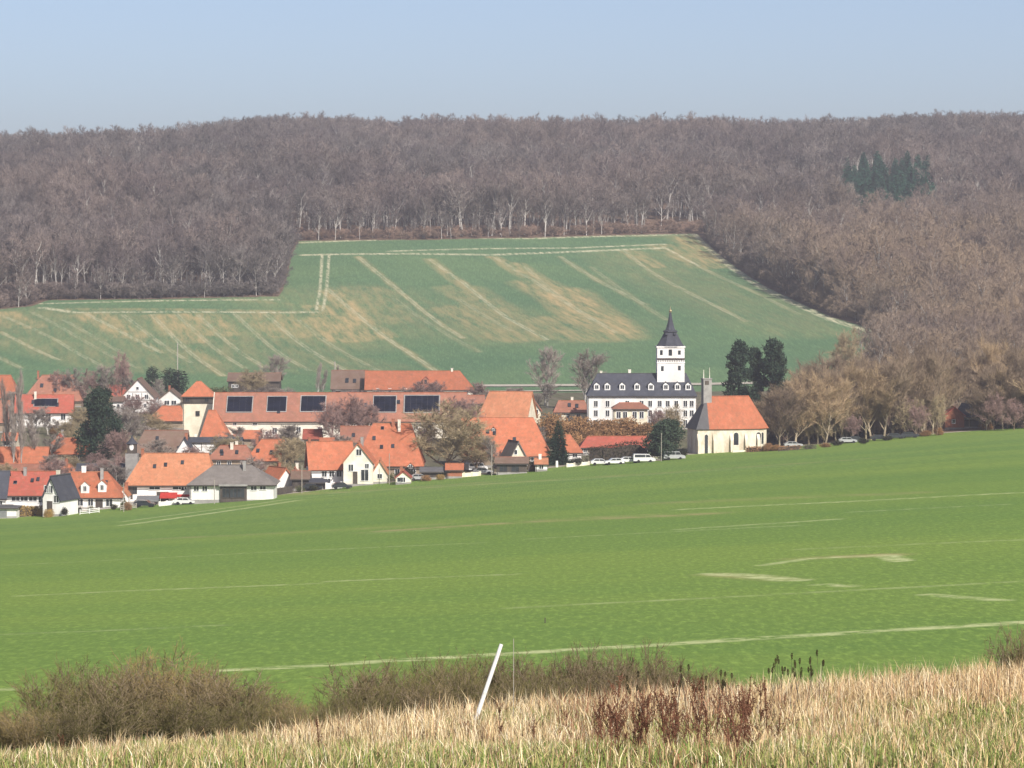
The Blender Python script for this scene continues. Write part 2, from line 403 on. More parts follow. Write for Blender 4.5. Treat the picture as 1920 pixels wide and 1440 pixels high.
class MB:
    def __init__(s): s.v = []; s.f = []; s.m = []
    def poly(s, pts, mi=0):
        n = len(s.v); s.v += [tuple(p) for p in pts]; s.f.append(list(range(n, n + len(pts)))); s.m.append(mi)
    def box(s, x0, x1, y0, y1, z0, z1, mi=0):
        n = len(s.v)
        s.v += [(x0, y0, z0), (x1, y0, z0), (x1, y1, z0), (x0, y1, z0), (x0, y0, z1), (x1, y0, z1), (x1, y1, z1), (x0, y1, z1)]
        for f in ((0, 3, 2, 1), (4, 5, 6, 7), (0, 1, 5, 4), (1, 2, 6, 5), (2, 3, 7, 6), (3, 0, 4, 7)):
            s.f.append([n + i for i in f]); s.m.append(mi)
    def prism(s, pts, d, mi=0):
        """closed solid: polygon pts and its copy moved by d"""
        n = len(s.v); k = len(pts); d = Vector(d)
        s.v += [tuple(p) for p in pts] + [tuple(Vector(p) + d) for p in pts]
        s.f.append(list(range(n, n + k))); s.f.append(list(range(n + 2 * k - 1, n + k - 1, -1)))
        for i in range(k):
            j = (i + 1) % k; s.f.append([n + j, n + i, n + k + i, n + k + j])
        s.m += [mi] * (k + 2)
    def loft(s, rings, mi=0, cap=True):
        n = len(s.v); k = len(rings[0])
        for r in rings: s.v += [tuple(p) for p in r]
        for a in range(len(rings) - 1):
            for i in range(k):
                j = (i + 1) % k
                s.f.append([n + a * k + i, n + a * k + j, n + (a + 1) * k + j, n + (a + 1) * k + i]); s.m.append(mi)
        if cap:
            s.f.append([n + i for i in range(k)][::-1]); s.f.append([n + (len(rings) - 1) * k + i for i in range(k)]); s.m += [mi, mi]
    def lathe(s, prof_, n=8, c=(0, 0), rot=0, mi=0):
        s.loft([[(c[0] + r * math.cos(rot + 2 * math.pi * i / n), c[1] + r * math.sin(rot + 2 * math.pi * i / n), z) for i in range(n)] for z, r in prof_], mi)
    def tube(s, p0, p1, r0, r1, n=6, mi=0):
        p0 = Vector(p0); p1 = Vector(p1); d = (p1 - p0).normalized()
        a = d.cross(Vector((0, 1, 0) if abs(d.y) < .9 else (1, 0, 0))).normalized(); b = d.cross(a)
        s.loft([[p + (a * math.cos(2 * math.pi * i / n) + b * math.sin(2 * math.pi * i / n)) * r for i in range(n)] for p, r in ((p0, r0), (p1, r1))], mi)
    def mesh(s, name, mats):
        me = bpy.data.meshes.new(name); me.from_pydata(s.v, [], s.f)
        for m in (mats if isinstance(mats, (list, tuple)) else [mats]): me.materials.append(m)
        me.polygons.foreach_set('material_index', s.m); me.update(); return me
    def build(s, name, mats, parent=None, loc=None):
        return link(name, s.mesh(name, mats), parent, loc)
def slab(mb, pts, t=.22, mi=0):
    a, b, c = Vector(pts[0]), Vector(pts[1]), Vector(pts[2])
    n = (b - a).cross(c - a).normalized()
    if n.z > 0: n = -n
    mb.prism(pts, n * t, mi)

# ------------------------------------------------------------------ the ground
def seg_dist(x, y, pts):
    d = np.full(x.shape, 1e9)
    for (ax, ay), (bx, by) in zip(pts[:-1], pts[1:]):
        dx, dy = bx - ax, by - ay; L = dx * dx + dy * dy + 1e-9
        t = np.clip(((x - ax) * dx + (y - ay) * dy) / L, 0, 1)
        d = np.minimum(d, np.hypot(x - ax - t * dx, y - ay - t * dy))
    return d
def to_world(pts, fn=vhit):
    out = []
    for px, py in pts:
        Y = fn(px, py)
        out.append((ray(px, py)[0] * Y, Y))
    return out
def inside(x, y, poly):
    r = np.zeros(x.shape, bool); n = len(poly)
    for i in range(n):
        x0, y0 = poly[i]; x1, y1 = poly[(i + 1) % n]
        if y0 == y1: continue
        c = ((y0 > y) != (y1 > y)) & (x < (x1 - x0) * (y - y0) / (y1 - y0) + x0)
        r ^= c
    return r
def grid_mesh(name, X, Y, mat, attrs_fn=None, z_fn=None):
    nr, nc = X.shape
    Z = H(X, Y) if z_fn is None else z_fn(X, Y)
    V = np.stack([X, Y, Z], -1).reshape(-1, 3)
    i = np.arange(nr * nc).reshape(nr, nc)
    q = np.stack([i[:-1, :-1], i[:-1, 1:], i[1:, 1:], i[1:, :-1]], -1).reshape(-1, 4)
    at_ = attrs_fn(V[:, 0], V[:, 1]) if attrs_fn else None
    return mesh_np(name, V, None, q, [mat], attrs=at_, smooth=True)

# edge of the woods on the far hill, as plan points
WOOD_EDGE = to_world([(-500, 582), (-100, 584), (0, 580), (60, 574), (90, 563), (300, 561), (522, 556), (530, 546), (541, 508), (546, 480), (560, 452),
             (800, 450), (1000, 446), (1306, 438), (1340, 470), (1385, 505), (1440, 540), (1500, 568), (1560, 595), (1640, 618), (1690, 640)])
WOOD_EDGE += [(at(1620, 690, 1215)[0], 1215), (at(1600, 0, 1150)[0], 1150), (at(1610, 0, 1118)[0], 1118), (at(3000, 0, 1118)[0], 1118)]
WOOD_POLY = WOOD_EDGE + [(2500, 3300), (-2500, 3300), (WOOD_EDGE[0][0] - 600, 1400)]
def hill_attrs(x, y):
    soil = np.zeros(x.shape); track = np.zeros(x.shape)
    def line(pts, w, k=1.0, arr=None, soft=1.5):
        d = seg_dist(x, y, to_world(pts))
        v = np.clip((w / 2 + soft - d) / soft, 0, 1) * k
        return v
    for pts, w, sf in (([(572, 478), (920, 478), (1050, 473), (1170, 468), (1243, 465)], 4.2, 1.5), ([(733, 471), (1077, 465), (1243, 458)], 2.5, 1.5),
                   ([(561, 455), (1000, 447), (1306, 439)], 4.5, 1.5), ([(604, 478), (600, 545), (593, 581)], .75, .5), ([(617, 478), (612, 545), (605, 583)], .75, .5),
                   ([(80, 577), (140, 586), (527, 586), (593, 585)], 3, 1.5), ([(1243, 462), (1311, 499)], 1.0, .6), ([(0, 571), (90, 569), (520, 562)], 2.5, 1.5)):
        track = np.maximum(track, line(pts, w, soft=sf))
    edge = [(px, py) for px, py in ((1306, 439), (1340, 474), (1385, 510), (1440, 545), (1500, 573), (1560, 600), (1640, 624), (1690, 645))]
    track = np.maximum(track, line(edge, 3.4, 1.0, soft=1.2))
    diag = [([(671, 481), (712, 515), (775, 567), (827, 608), (869, 634)], .8), ([(806, 486), (869, 530), (947, 593), (1025, 637)], .9),
            ([(926, 481), (999, 525), (1077, 577), (1155, 624)], .7), ([(1051, 481), (1150, 541), (1212, 572)], .6),
            ([(1171, 470), (1212, 504), (1296, 551), (1400, 603)], .65), ([(1311, 499), (1400, 541), (1500, 590)], .5),
            ([(613, 541), (692, 608), (765, 660), (827, 702)], .85), ([(160, 588), (305, 662)], .9), ([(285, 590), (420, 705)], .8),
            ([(370, 590), (500, 690)], .7), ([(500, 590), (660, 700)], .7), ([(0, 590), (110, 640), (200, 690)], .6), ([(0, 622), (110, 675)], .8),
            ([(60, 585), (260, 690)], .5), ([(230, 590), (360, 680)], .6), ([(330, 588), (460, 690)], .6), ([(440, 588), (580, 695)], .6), ([(560, 600), (720, 700)], .5), ([(120, 600), (230, 662)], .5), ([(985, 500), (1110, 600)], .5), ([(1110, 500), (1250, 600)], .35), ([(740, 560), (900, 660)], .35), ([(860, 560), (960, 620)], .45), ([(-60, 640), (40, 690)], .6)]
    for pts, k in diag:
        w = to_world(pts)
        soil = np.maximum(soil, np.clip((3.0 - seg_dist(x, y, w)) / 2.2, 0, 1) * k * .75)
        for off in (-.62, .62):
            dd = seg_dist(x, y, [(a + off, b) for a, b in w])
            track = np.maximum(track, np.clip((.12 + .42 - dd) / .42, 0, 1) * k)
    patches = [([(690, 500), (850, 600), (840, 610)], 0, 0), ]
    for pts, w, k in (([(1050, 545), (1090, 580), (1150, 622)], 16, 1.0), ([(1000, 530), (1060, 560), (1110, 600)], 14, .8), ([(960, 495), (1050, 550)], 8, .8),
                      ([(620, 545), (720, 632)], 7, 1.0), ([(620, 600), (655, 635)], 18, 1.0), ([(500, 592), (545, 628)], 16, .8),
                      ([(370, 592), (410, 625)], 14, .9), ([(170, 590), (250, 630)], 12, .9), ([(300, 592), (360, 640)], 10, .9), ([(0, 588), (50, 612)], 12, .9),
                      ([(670, 545), (720, 600)], 22, .5), ([(880, 580), (980, 632)], 24, .6), ([(1040, 600), (1130, 632)], 22, .7), ([(860, 540), (960, 600)], 14, .55),
                      ([(1250, 462), (1330, 500)], 12, .8), ([(1300, 446), (1345, 490)], 16, .9), ([(1180, 472), (1230, 500)], 8, .8), ([(120, 580), (590, 586)], 6, .6),
                      ([(590, 575), (606, 590)], 8, 1.0), ([(420, 560), (590, 575)], 5, .4), ([(60, 640), (220, 680)], 26, .35), ([(230, 610), (350, 690)], 30, .35),
                      ([(560, 455), (1280, 444)], 3, .4), ([(60, 600), (500, 650)], 60, .34), ([(620, 560), (1000, 620)], 60, .22), ([(340, 620), (640, 690)], 30, .3), ([(1180, 480), (1500, 620)], 30, .22), ([(925, 482), (1000, 525), (1077, 577), (1140, 618)], 4, .9), ([(806, 486), (947, 593), (1015, 632)], 3, .7), ([(180, 592), (300, 660)], 3.5, .8), ([(300, 592), (400, 680)], 3.5, .7), ([(0, 590), (60, 612)], 4, .8)):
        soil = np.maximum(soil, line(pts, w, k, soft=max(3, w * .5)))
    wood = inside(x, y, WOOD_POLY).astype(float)
    return {'soil': soil, 'track': track * (1 - wood), 'wood': wood}
cs = np.arange(-300, 2260, 1.7)
ys = np.arange(1110, 1762, 2.0)
C_, Y_ = np.meshgrid(cs, ys)
hillside = link('hillside', grid_mesh('hillside', (C_ - 960) / F * Y_, Y_, M['hillside'], hill_attrs)); tag(hillside, kind='structure')
cs = np.arange(-700, 2741, 20.0); ys = np.concatenate([[1762.0 - 1.9], np.arange(1790, 3400, 25.0)])
C_, Y_ = np.meshgrid(cs, ys)
fl = link('forest_floor', grid_mesh('forest_floor', (C_ - 960) / F * Y_, Y_, M['hillside'],
          lambda x, y: {'soil': x * 0, 'track': x * 0, 'wood': x * 0 + 1})); tag(fl, kind='structure')
fl.location.z = -.01
def field_attrs(x, y):
    soil = np.zeros(x.shape); track = np.zeros(x.shape)
    for pts, w, k in (([(430, 1257), (700, 1241), (960, 1225), (1450, 1195), (1900, 1168), (2100, 1156), (2600, 1128)], 1.0, 1.0), ([(-60, 1296), (60, 1290)], .7, .9),
                      ([(40, 1117), (230, 1108), (590, 1094)], .8, .5), ([(620, 1090), (960, 1077)], .7, .5),
                      ([(1280, 955), (1600, 940), (1960, 922)], 1.8, .65), ([(230, 985), (560, 938)], 2.0, .75), ([(230, 978), (540, 936), (700, 922)], 1.3, .6),
                      ([(1330, 1076), (1400, 1079), (1490, 1088)], 1.5, 1.0), ([(1540, 1096), (1592, 1099)], .8, .9), ([(1740, 1115), (1880, 1126)], .6, .6),
                      ([(1520, 1047), (1660, 1041), (1690, 1052)], 1.0, .8), ([(1430, 1060), (1520, 1047)], .6, .5), ([(1280, 992), (1440, 982), (1560, 974)], 1.5, .5),
                      ([(1600, 960), (1880, 946)], 1.2, .35), ([(0, 1060), (500, 1035), (900, 1018)], .9, .28), ([(960, 1140), (1500, 1112), (1920, 1090)], .6, .28), ([(620, 925), (1100, 898), (1500, 872)], 1.4, .4), ([(1000, 1010), (1500, 985)], 1.0, .3), ([(1500, 1030), (1920, 1012)], .8, .3), ([(0, 1190), (420, 1172)], .5, .28), ([(700, 1000), (830, 992)], 1.2, .3)):
        d = seg_dist(x, y, to_world(pts, hit))
        track = np.maximum(track, np.clip((w / 2 + .6 - d) / .5, 0, 1) * min(1, k * 1.35))
    for pts, w, k in (([(1530, 1046), (1650, 1041)], 2.2, 1.3), ([(730, 995), (1000, 978), (1300, 965)], 4.5, .95), ([(560, 925), (900, 905)], 7, .6), ([(800, 915), (1200, 890), (1600, 862)], 8, .5), ([(1200, 945), (1700, 925)], 5, .5), ([(300, 1010), (800, 985)], 4, .45),
                      ([(1340, 1077), (1480, 1087)], 1.2, .8), ([(1000, 975), (1200, 966)], 3, .5)):
        d = seg_dist(x, y, to_world(pts, hit))
        soil = np.maximum(soil, np.clip((w + 1 - d) / (w + 1), 0, 1) * k)
    return {'soil': soil, 'track': track}
cs = np.concatenate([np.arange(-4000, -600, 100.0), np.arange(-600, 2620, 7.0), np.arange(2620, 6000, 100.0)]); vs = np.linspace(0, 1, 620)
E = edge_Y(cs)
Y_ = 66.0 * (E[None, :] / 66.0) ** vs[:, None]
X_ = (cs[None, :] - 960) / F * Y_
field = link('field', grid_mesh('field', X_, Y_, M['field'], field_attrs)); tag(field, kind='structure')
vs = np.linspace(0, 1, 120)
Y_ = E[None, :] + (1110.0 - E[None, :]) * vs[:, None]
X_ = (cs[None, :] - 960) / F * Y_
def vill_attrs(x, y):
    px = px_at(x, y); e = edge_Y(px)
    soil = np.clip(1 - np.abs(y - e - 2) / 4, 0, 1) * 1.2 + .3
    return {'soil': soil, 'track': np.clip(1 - np.abs(y - e - 1.5) / 3, 0, 1) * 1.2, 'wood': np.clip((px - 1440) / 30, 0, 1) * np.clip((y - e - 4) / 4, 0, 1)}
vg = link('village_ground', grid_mesh('village_ground', X_, Y_, M['village'], vill_attrs)); tag(vg, kind='structure')
cs = np.arange(-3000, 4900, 40.0); ys = np.concatenate([np.arange(2, 30, 2.0), np.arange(30, 66.1, .75)])
C_, Y_ = np.meshgrid(cs, ys)
md = link('meadow', grid_mesh('meadow', (C_ - 960) / F * np.maximum(Y_, 30), Y_, M['meadow'], lambda x, y: {'soil': x * 0 + .4, 'track': x * 0},
     lambda x, y: H(x / np.maximum(y, 1) * np.maximum(y, 30) * 0 + x, np.maximum(y, 30.5)))); tag(md, kind='structure')
# pale lane behind the village, laid over the ground
def lane(name, pts, w, up=.06):
    P = to_world(pts); V = []
    for k, (x, y) in enumerate(P):
        a = P[max(k - 1, 0)]; b = P[min(k + 1, len(P) - 1)]
        d = Vector((b[0] - a[0], b[1] - a[1])).normalized(); n = Vector((-d.y, d.x)) * w / 2
        V.append([(x + n.x, y + n.y), (x - n.x, y - n.y)])
    fine = []
    for (a, b), (c, d) in zip(V[:-1], V[1:]):
        for t in np.linspace(0, 1, 12, endpoint=False):
            fine.append([(a[0] + (c[0] - a[0]) * t, a[1] + (c[1] - a[1]) * t), (b[0] + (d[0] - b[0]) * t, b[1] + (d[1] - b[1]) * t)])
    fine.append(V[-1])
    A = np.array(fine)
    o = link(name, grid_mesh(name, A[:, :, 0], A[:, :, 1], M['road'], None, lambda x, y: H(x, y) + up)); tag(o, kind='structure')
lane('road', [(890, 724), (1100, 723), (1330, 721), (1500, 716)], 9, .25)
lane('footpath', [(880, 735), (1000, 734), (1120, 733)], 6, .25)

# ------------------------------------------------------------------ trees and shrubs (prototype meshes, built once)
def rnd_dir(rng): 
    v = rng.normal(size=3); return v / np.linalg.norm(v)
def tubes_np(segs, sides):
    """segs: list of (p0, p1, r0, r1) -> verts, quads"""
    P0 = np.array([s[0] for s in segs]); P1 = np.array([s[1] for s in segs])
    r0 = np.array([s[2] for s in segs])[:, None, None]; r1 = np.array([s[3] for s in segs])[:, None, None]
    d = P1 - P0; d /= np.linalg.norm(d, axis=1, keepdims=True) + 1e-9
    ref = np.where(np.abs(d[:, 2:3]) < .9, [[0, 0, 1.0]], [[1.0, 0, 0]])
    a = np.cross(d, ref); a /= np.linalg.norm(a, axis=1, keepdims=True); b = np.cross(d, a)
    th = np.arange(sides) * 2 * np.pi / sides
    ring = a[:, None, :] * np.cos(th)[None, :, None] + b[:, None, :] * np.sin(th)[None, :, None]
    V = np.concatenate([P0[:, None, :] + ring * r0, P1[:, None, :] + ring * r1], 1)
    n = len(segs); base = (np.arange(n) * 2 * sides)[:, None]
    k = np.arange(sides)[None, :]; j = (k + 1) % sides
    Q = np.stack([base + k, base + j, base + sides + j, base + sides + k], -1).reshape(-1, 4)
    return V.reshape(-1, 3), Q
def blades_np(P, D, L, W, rng):
    """thin triangles from P along D"""
    s = np.cross(D, rng.normal(size=D.shape)); s /= np.linalg.norm(s, axis=1, keepdims=True) + 1e-9
    V = np.stack([P - s * W[:, None] / 2, P + s * W[:, None] / 2, P + D * L[:, None]], 1).reshape(-1, 3)
    return V, np.arange(len(V)).reshape(-1, 3)
def skeleton(rng, h, trunk_r, first, spread, up, nl=(9, 6, 5), lr=(.42, .5, .5), fork=1.0):
    """segments by level; level 0 trunk, 1 limbs, 2 branches, 3 branchlets"""
    lv = [[], [], [], []]; ends = []
    def grow(p, d, L, r, level, wob):
        n = 4 if level < 2 else 2
        pts = [np.array(p)]; dd = np.array(d)
        for i in range(n):
            dd = dd + rng.normal(size=3) * wob + np.array([0, 0, up * (.12 if level else 0)]); dd /= np.linalg.norm(dd)
            pts.append(pts[-1] + dd * L / n)
        rr = np.linspace(r, r * (.35 if level else .3), n + 1)
        for i in range(n): lv[level].append((pts[i], pts[i + 1], rr[i], rr[i + 1]))
        if level == 3: ends.append((pts[0], pts[-1], dd)); return
        kids = nl[level]
        for k in range(kids):
            t = (first if level == 0 else .25) + (1 - (first if level == 0 else .25)) * (k + rng.random() * .8) / kids
            q = min(t, .999) * n; i = int(q); P = pts[i] + (pts[i + 1] - pts[i]) * (q - i)
            base = pts[min(i + 1, n)] - pts[i]; base = base / np.linalg.norm(base)
            if level == 0: az = k * 2.4 + rng.random(); side = np.array([math.cos(az), math.sin(az), 0])
            else:
                side = np.cross(base, rnd_dir(rng)); side /= np.linalg.norm(side) + 1e-9
            ang = spread * (.75 + .5 * rng.random())
            nd = base * math.cos(ang) + side * math.sin(ang); nd[2] += up * .35; nd /= np.linalg.norm(nd)
            grow(P, nd, L * lr[level] * (.75 + .5 * rng.random()) * (1.15 - .45 * t if level == 0 else 1), rr[i] * .55, level + 1, wob * 1.2)
    grow((0, 0, -.3), np.array([0, 0, 1.0]), h * .86 + .3, trunk_r, 0, .05)
    return lv, ends
def bare_tree(seed, h=18.0, trunk_r=.3, first=.3, spread=.8, up=.5, ntw=9, tw=.05, tl=1.0, nl=(9, 6, 5), lr=(.42, .5, .5), minr=.04, droop=0.0):
    rng = np.random.default_rng(seed)
    lv, ends = skeleton(rng, h, trunk_r, first, spread, up, nl, lr)
    tv, tq = tubes_np(lv[0] + lv[1], 6)
    fat = [(a, b, max(c, minr), max(d, minr)) for a, b, c, d in lv[2] + lv[3]]
    bv, bq = tubes_np(fat, 3)
    P0 = np.array([e[0] for e in ends]); P1 = np.array([e[1] for e in ends]); D0 = np.array([e[2] for e in ends])
    k = np.repeat(np.arange(len(ends)), ntw); t = rng.random(len(k))[:, None]
    P = P0[k] * (1 - t) + P1[k] * t
    D = D0[k] + rng.normal(size=(len(k), 3)) * .65 + np.array([0, 0, .25 - droop]); D /= np.linalg.norm(D, axis=1, keepdims=True)
    sv, st = blades_np(P, D, tl * (.5 + rng.random(len(k))), np.full(len(k), tw), rng)
    V = np.concatenate([bv, sv]); 
    return (tv, tq), (V, st + len(bv), bq)
def proto_tree(name, seed, bark, twig, **kw):
    (tv, tq), (cv, ct, cq) = bare_tree(seed, **kw)
    h = float(max(cv[:, 2].max(), 1)); w = float(np.percentile(np.abs(cv[:, :2]), 97)) * 2
    # branches are quads after the twigs' triangles
    return dict(h=h, w=w, parts=[('trunk', mesh_np(name + '_trunk', tv, None, tq, [bark], smooth=True)), ('crown', mesh_np(name + '_crown', cv, ct, cq, [twig]))], raw=((tv, tq), (cv, ct, cq)))
def spruce(seed, h=12.0, w=2.6, tiers=26, dens=34, mat='conifer', first=.04, fs=.5, irregular=.12):
    rng = np.random.default_rng(seed); P = []; D = []; L = []; W = []
    for i in range(tiers):
        t = i / (tiers - 1); z = h * (first + (1 - first) * t); r = w * (1 - t) ** .85 * (1 + irregular * rng.normal()) + .12
        nb = max(5, int(13 * (1 - t) + 4)); a0 = rng.random() * 6.28
        for b in range(nb):
            a = a0 + b * 6.283 / nb + rng.normal() * .15; rb = r * (.75 + .4 * rng.random())
            d = np.array([math.cos(a), math.sin(a), -.22 + .45 * t])
            m = max(4, int(dens * rb / w))
            s = np.sqrt(rng.random(m)) * rb
            pts = np.array([0, 0, z]) + d * s[:, None] + rng.normal(size=(m, 3)) * [.12, .12, .10]
            dd = d + rng.normal(size=(m, 3)) * .55 + np.array([0, 0, -.12])
            P.append(pts); D.append(dd / np.linalg.norm(dd, axis=1, keepdims=True)); L.append(fs * (.6 + .6 * rng.random(m))); W.append(np.full(m, fs * .42))
    V, T = blades_np(np.concatenate(P), np.concatenate(D), np.concatenate(L), np.concatenate(W), rng)
    tv, tq = tubes_np([((0, 0, -.3), (0, 0, h * .5), h * .018, h * .012), ((0, 0, h * .5), (0, 0, h * .97), h * .012, .02)], 6)
    return dict(h=h, w=w * 2, parts=[('trunk', mesh_np('conifer_trunk', tv, None, tq, [M['bark_dark']])), ('crown', mesh_np('conifer_crown', V, T, None, [M[mat]]))], raw=((tv, tq), (V, T, None)))
def clumps(seed, cl, h, mat, fs=.35, n=260, trunk=None, flat=1.0, bark='bark_dark', shell=.55):
    """leaf clumps: cl = (x, y, z, r) ellipsoids filled towards their skin with small faces, joined by limbs"""
    rng = np.random.default_rng(seed); P = []
    for (x, y, z, r) in cl:
        m = int(n * r * r) + 20
        d = rng.normal(size=(m, 3)); d /= np.linalg.norm(d, axis=1, keepdims=True)
        rad = r * (shell + (1 - shell) * rng.random((m, 1)) ** .5) * (1 + .18 * np.sin(d[:, :1] * 5 + d[:, 1:2] * 4 + x))
        P.append(np.array([x, y, z]) + d * rad * [1, 1, flat])
    P = np.concatenate(P); D = rng.normal(size=P.shape) + [0, 0, .3]; D /= np.linalg.norm(D, axis=1, keepdims=True)
    V, T = blades_np(P, D, fs * (.5 + rng.random(len(P))), np.full(len(P), fs * .6), rng)
    segs = [((0, 0, -.3), (0, 0, h * .35), h * .03, h * .022), ((0, 0, h * .35), (.1, 0, h * .9), h * .022, .03)]
    for (x, y, z, r) in cl: segs.append((np.array([0, 0, max(.2, z - r * 1.2)]), np.array([x, y, z]), h * .008 + .01, .02))
    tv, tq = tubes_np(segs, 5)
    return dict(h=float(V[:, 2].max()), w=float(np.percentile(np.abs(V[:, :2]), 97)) * 2, parts=[('trunk', mesh_np('trunk', tv, None, tq, [M[bark]])), ('crown', mesh_np('crown', V, T, None, [M[mat]]))], raw=None)
def rnd_clumps(seed, n, w, h, z0, r, top=.6):
    rng = np.random.default_rng(seed); out = []
    for i in range(n):
        t = rng.random(); z = z0 + (h - z0 - r) * t; ww = w * (1 - top * abs(t - .3)) * math.sqrt(rng.random())
        a = rng.random() * 6.283
        out.append((math.cos(a) * ww, math.sin(a) * ww, z, r * (.7 + .6 * rng.random())))
    return out
PR = {}
# tall avenue trees, park trees, purple and olive trees in the village
PR['avenue'] = [proto_tree('avenue_tree', 11 + i, M['bark_avenue'], M['twig_avenue' if i % 3 else 'twig_avenue_dark'], h=17, trunk_r=.20 + .03 * (i % 3), first=(.10, .22, .14)[i % 3], spread=(.62, .48, .75)[i % 3], up=.85, ntw=17, tw=.036, tl=1.5, nl=(14, 6, 5), lr=(.42, .55, .55), droop=(-.1, -.45, .1)[i % 3]) for i in range(7)]
PR['grey'] = [proto_tree('park_tree', 31 + i, M['bark_pale'], M['twig_grey'], h=15, trunk_r=.22, first=.18, spread=.65, up=.6, ntw=20, tw=.045, tl=1.1, nl=(12, 6, 5)) for i in range(3)]
PR['round'] = [proto_tree('spreading_tree', 41 + i, M['bark_brown'], M['twig_olive'], h=12, trunk_r=.3, first=.15, spread=.95, up=.35, ntw=26, tw=.05, tl=1.0, nl=(14, 7, 6), lr=(.55, .5, .5)) for i in range(2)]
PR['purple'] = [proto_tree('broad_tree', 51 + i, M['bark_brown'], M['twig_purple'], h=12, trunk_r=.28, first=.18, spread=.85, up=.45, ntw=24, tw=.05, tl=.9, nl=(14, 7, 6), lr=(.5, .5, .5)) for i in range(2)]
PR['poplar'] = [proto_tree('slim_tree', 61 + i, M['bark_pale'], M['twig_grey'], h=15, trunk_r=.22, first=.12, spread=.5, up=.8, ntw=16, tw=.045, tl=.9, nl=(18, 5, 4), lr=(.26, .5, .5)) for i in range(2)]
PR['spruce'] = [spruce(71, 10, 2.5, 26, 40)]
PR['bigfir'] = [clumps(72, [(c[0] * (1.12 - c[2] / 17), c[1] * (1.12 - c[2] / 17), c[2], c[3] * (1.1 - c[2] / 24)) for c in rnd_clumps(172, 60, 4.4, 15, 1.0, 1.5, .1)] + [(.3, 0, 13.9, .7), (-1.3, 0, 12.9, .8)], 15, 'conifer', .5, 120, flat=1.25)]
PR['farfir'] = [spruce(73 + i, 14, 3.2, 22, 34, 'conifer_far', fs=1.0) for i in range(2)]
def plates(seed):
    rg = random.Random(seed); out = [(0, 0, 10.6, .8)]
    z = 3.2
    while z < 10.4:
        k = rg.randrange(2, 5)
        for _ in range(k):
            a = rg.random() * 6.28; d_ = rg.uniform(.6, 3.0) * (1 - .055 * z); out.append((math.cos(a) * d_, math.sin(a) * d_, z + rg.uniform(-.3, .3), rg.uniform(.7, 1.25)))
        z += .95
    return out
PR['pine'] = [clumps(81 + i, plates(90 + i), 11, 'conifer', .40, 190, flat=.55) for i in range(3)]
PR['evergreen'] = [clumps(83, rnd_clumps(93, 26, 2.6, 8.5, 1.2, 1.35, 1.0), 8.5, 'evergreen', .4, 190)]
PR['cypress'] = [clumps(84, [(0, 0, .8 + .7 * i, 1.0 - .1 * abs(i - 3)) for i in range(7)], 6, 'conifer', .3, 200)]
PR['brown'] = [clumps(85 + i, rnd_clumps(95 + i, 12, 1.7, 4.4, .6, 1.2, .6), 4.4, 'hedge_brown', .3, 170, bark='bark_brown') for i in range(2)]
M['bramble'] = plant_mat('bramble_stems', (.105, .075, .055), (.15, .11, .08), .8, .25)
PR['bramble'] = [clumps(101 + i, rnd_clumps(111 + i, 10, 1.8, 3.2, .3, 1.0, .4), 3.2, 'bramble', .35, 150, bark='bark_brown') for i in range(2)]
PR['green'] = [clumps(87 + i, rnd_clumps(97 + i, 8, .8, 2.0, .3, .7, .5), 2.0, 'garden_green', .22, 300) for i in range(2)]
PR['yellow'] = [clumps(89, rnd_clumps(99, 10, 1.2, 2.2, .3, .8, .5), 2.2, 'hedge_yellow', .22, 300)]
PR['darkbush'] = [clumps(88, rnd_clumps(100, 8, .8, 1.8, .3, .7, .5), 1.8, 'hedge_dark', .22, 300)]

_rng = random.Random(5)
def plant(name, kind, px, base, top, label, cat='tree', group=None, width=None, Y=None, fn=vhit, rot=None, var=None):
    """stands the plant on the ground at (px, base) and scales it so that its top reaches py = top"""
    if Y is None: Y = fn(px, base)
    x = ray(px, base)[0] * Y; z = float(H(x, Y))
    p = PR[kind][_rng.randrange(len(PR[kind])) if var is None else var]
    hh = ray(px, top)[1] * Y - z
    s = hh / p['h']; sw = s if width is None else width / F * Y / p['w']
    o = empty(name, (x, Y, z), _rng.random() * 6.28 if rot is None else rot); o.scale = (sw, sw, s)
    for nm, me in p['parts']: link(nm, me, o)
    return tag(o, label, cat, group)

# ---- the wood on the hill: trees scattered over the ground, thousands of them
def forest_variant(seed, h, ntw, tw, first=.3, spread=.75, w=.46, tr=.24):
    (tv, tq), (cv, ct, cq) = bare_tree(seed, h=h, trunk_r=tr, first=first, spread=spread, up=.6, ntw=ntw, tw=tw, tl=1.5, nl=(8, 5, 3), lr=(w, .5, .5), minr=.05)
    V = np.concatenate([tv, cv]); q = np.concatenate([tq, cq + len(tv)])
    mi = np.concatenate([np.full(len(ct), 1), np.full(len(tq), 0), np.full(len(cq), 1)])
    return mesh_np('wood_tree', V, ct + len(tv), q, [M['bark_pale'], M['twig_forest']], mi)
WT = [forest_variant(201 + i, 17 + i % 3 * 1.2, 10, .13, .28 + .06 * (i % 2)) for i in range(4)] + [forest_variant(206 + i, 19, 7, .11, .46, .6, .38, .40) for i in range(2)]
src = bpy.data.collections.new('wood_tree_source')
for i, me in enumerate(WT):
    src.objects.link(bpy.data.objects.new('wood_tree', me))
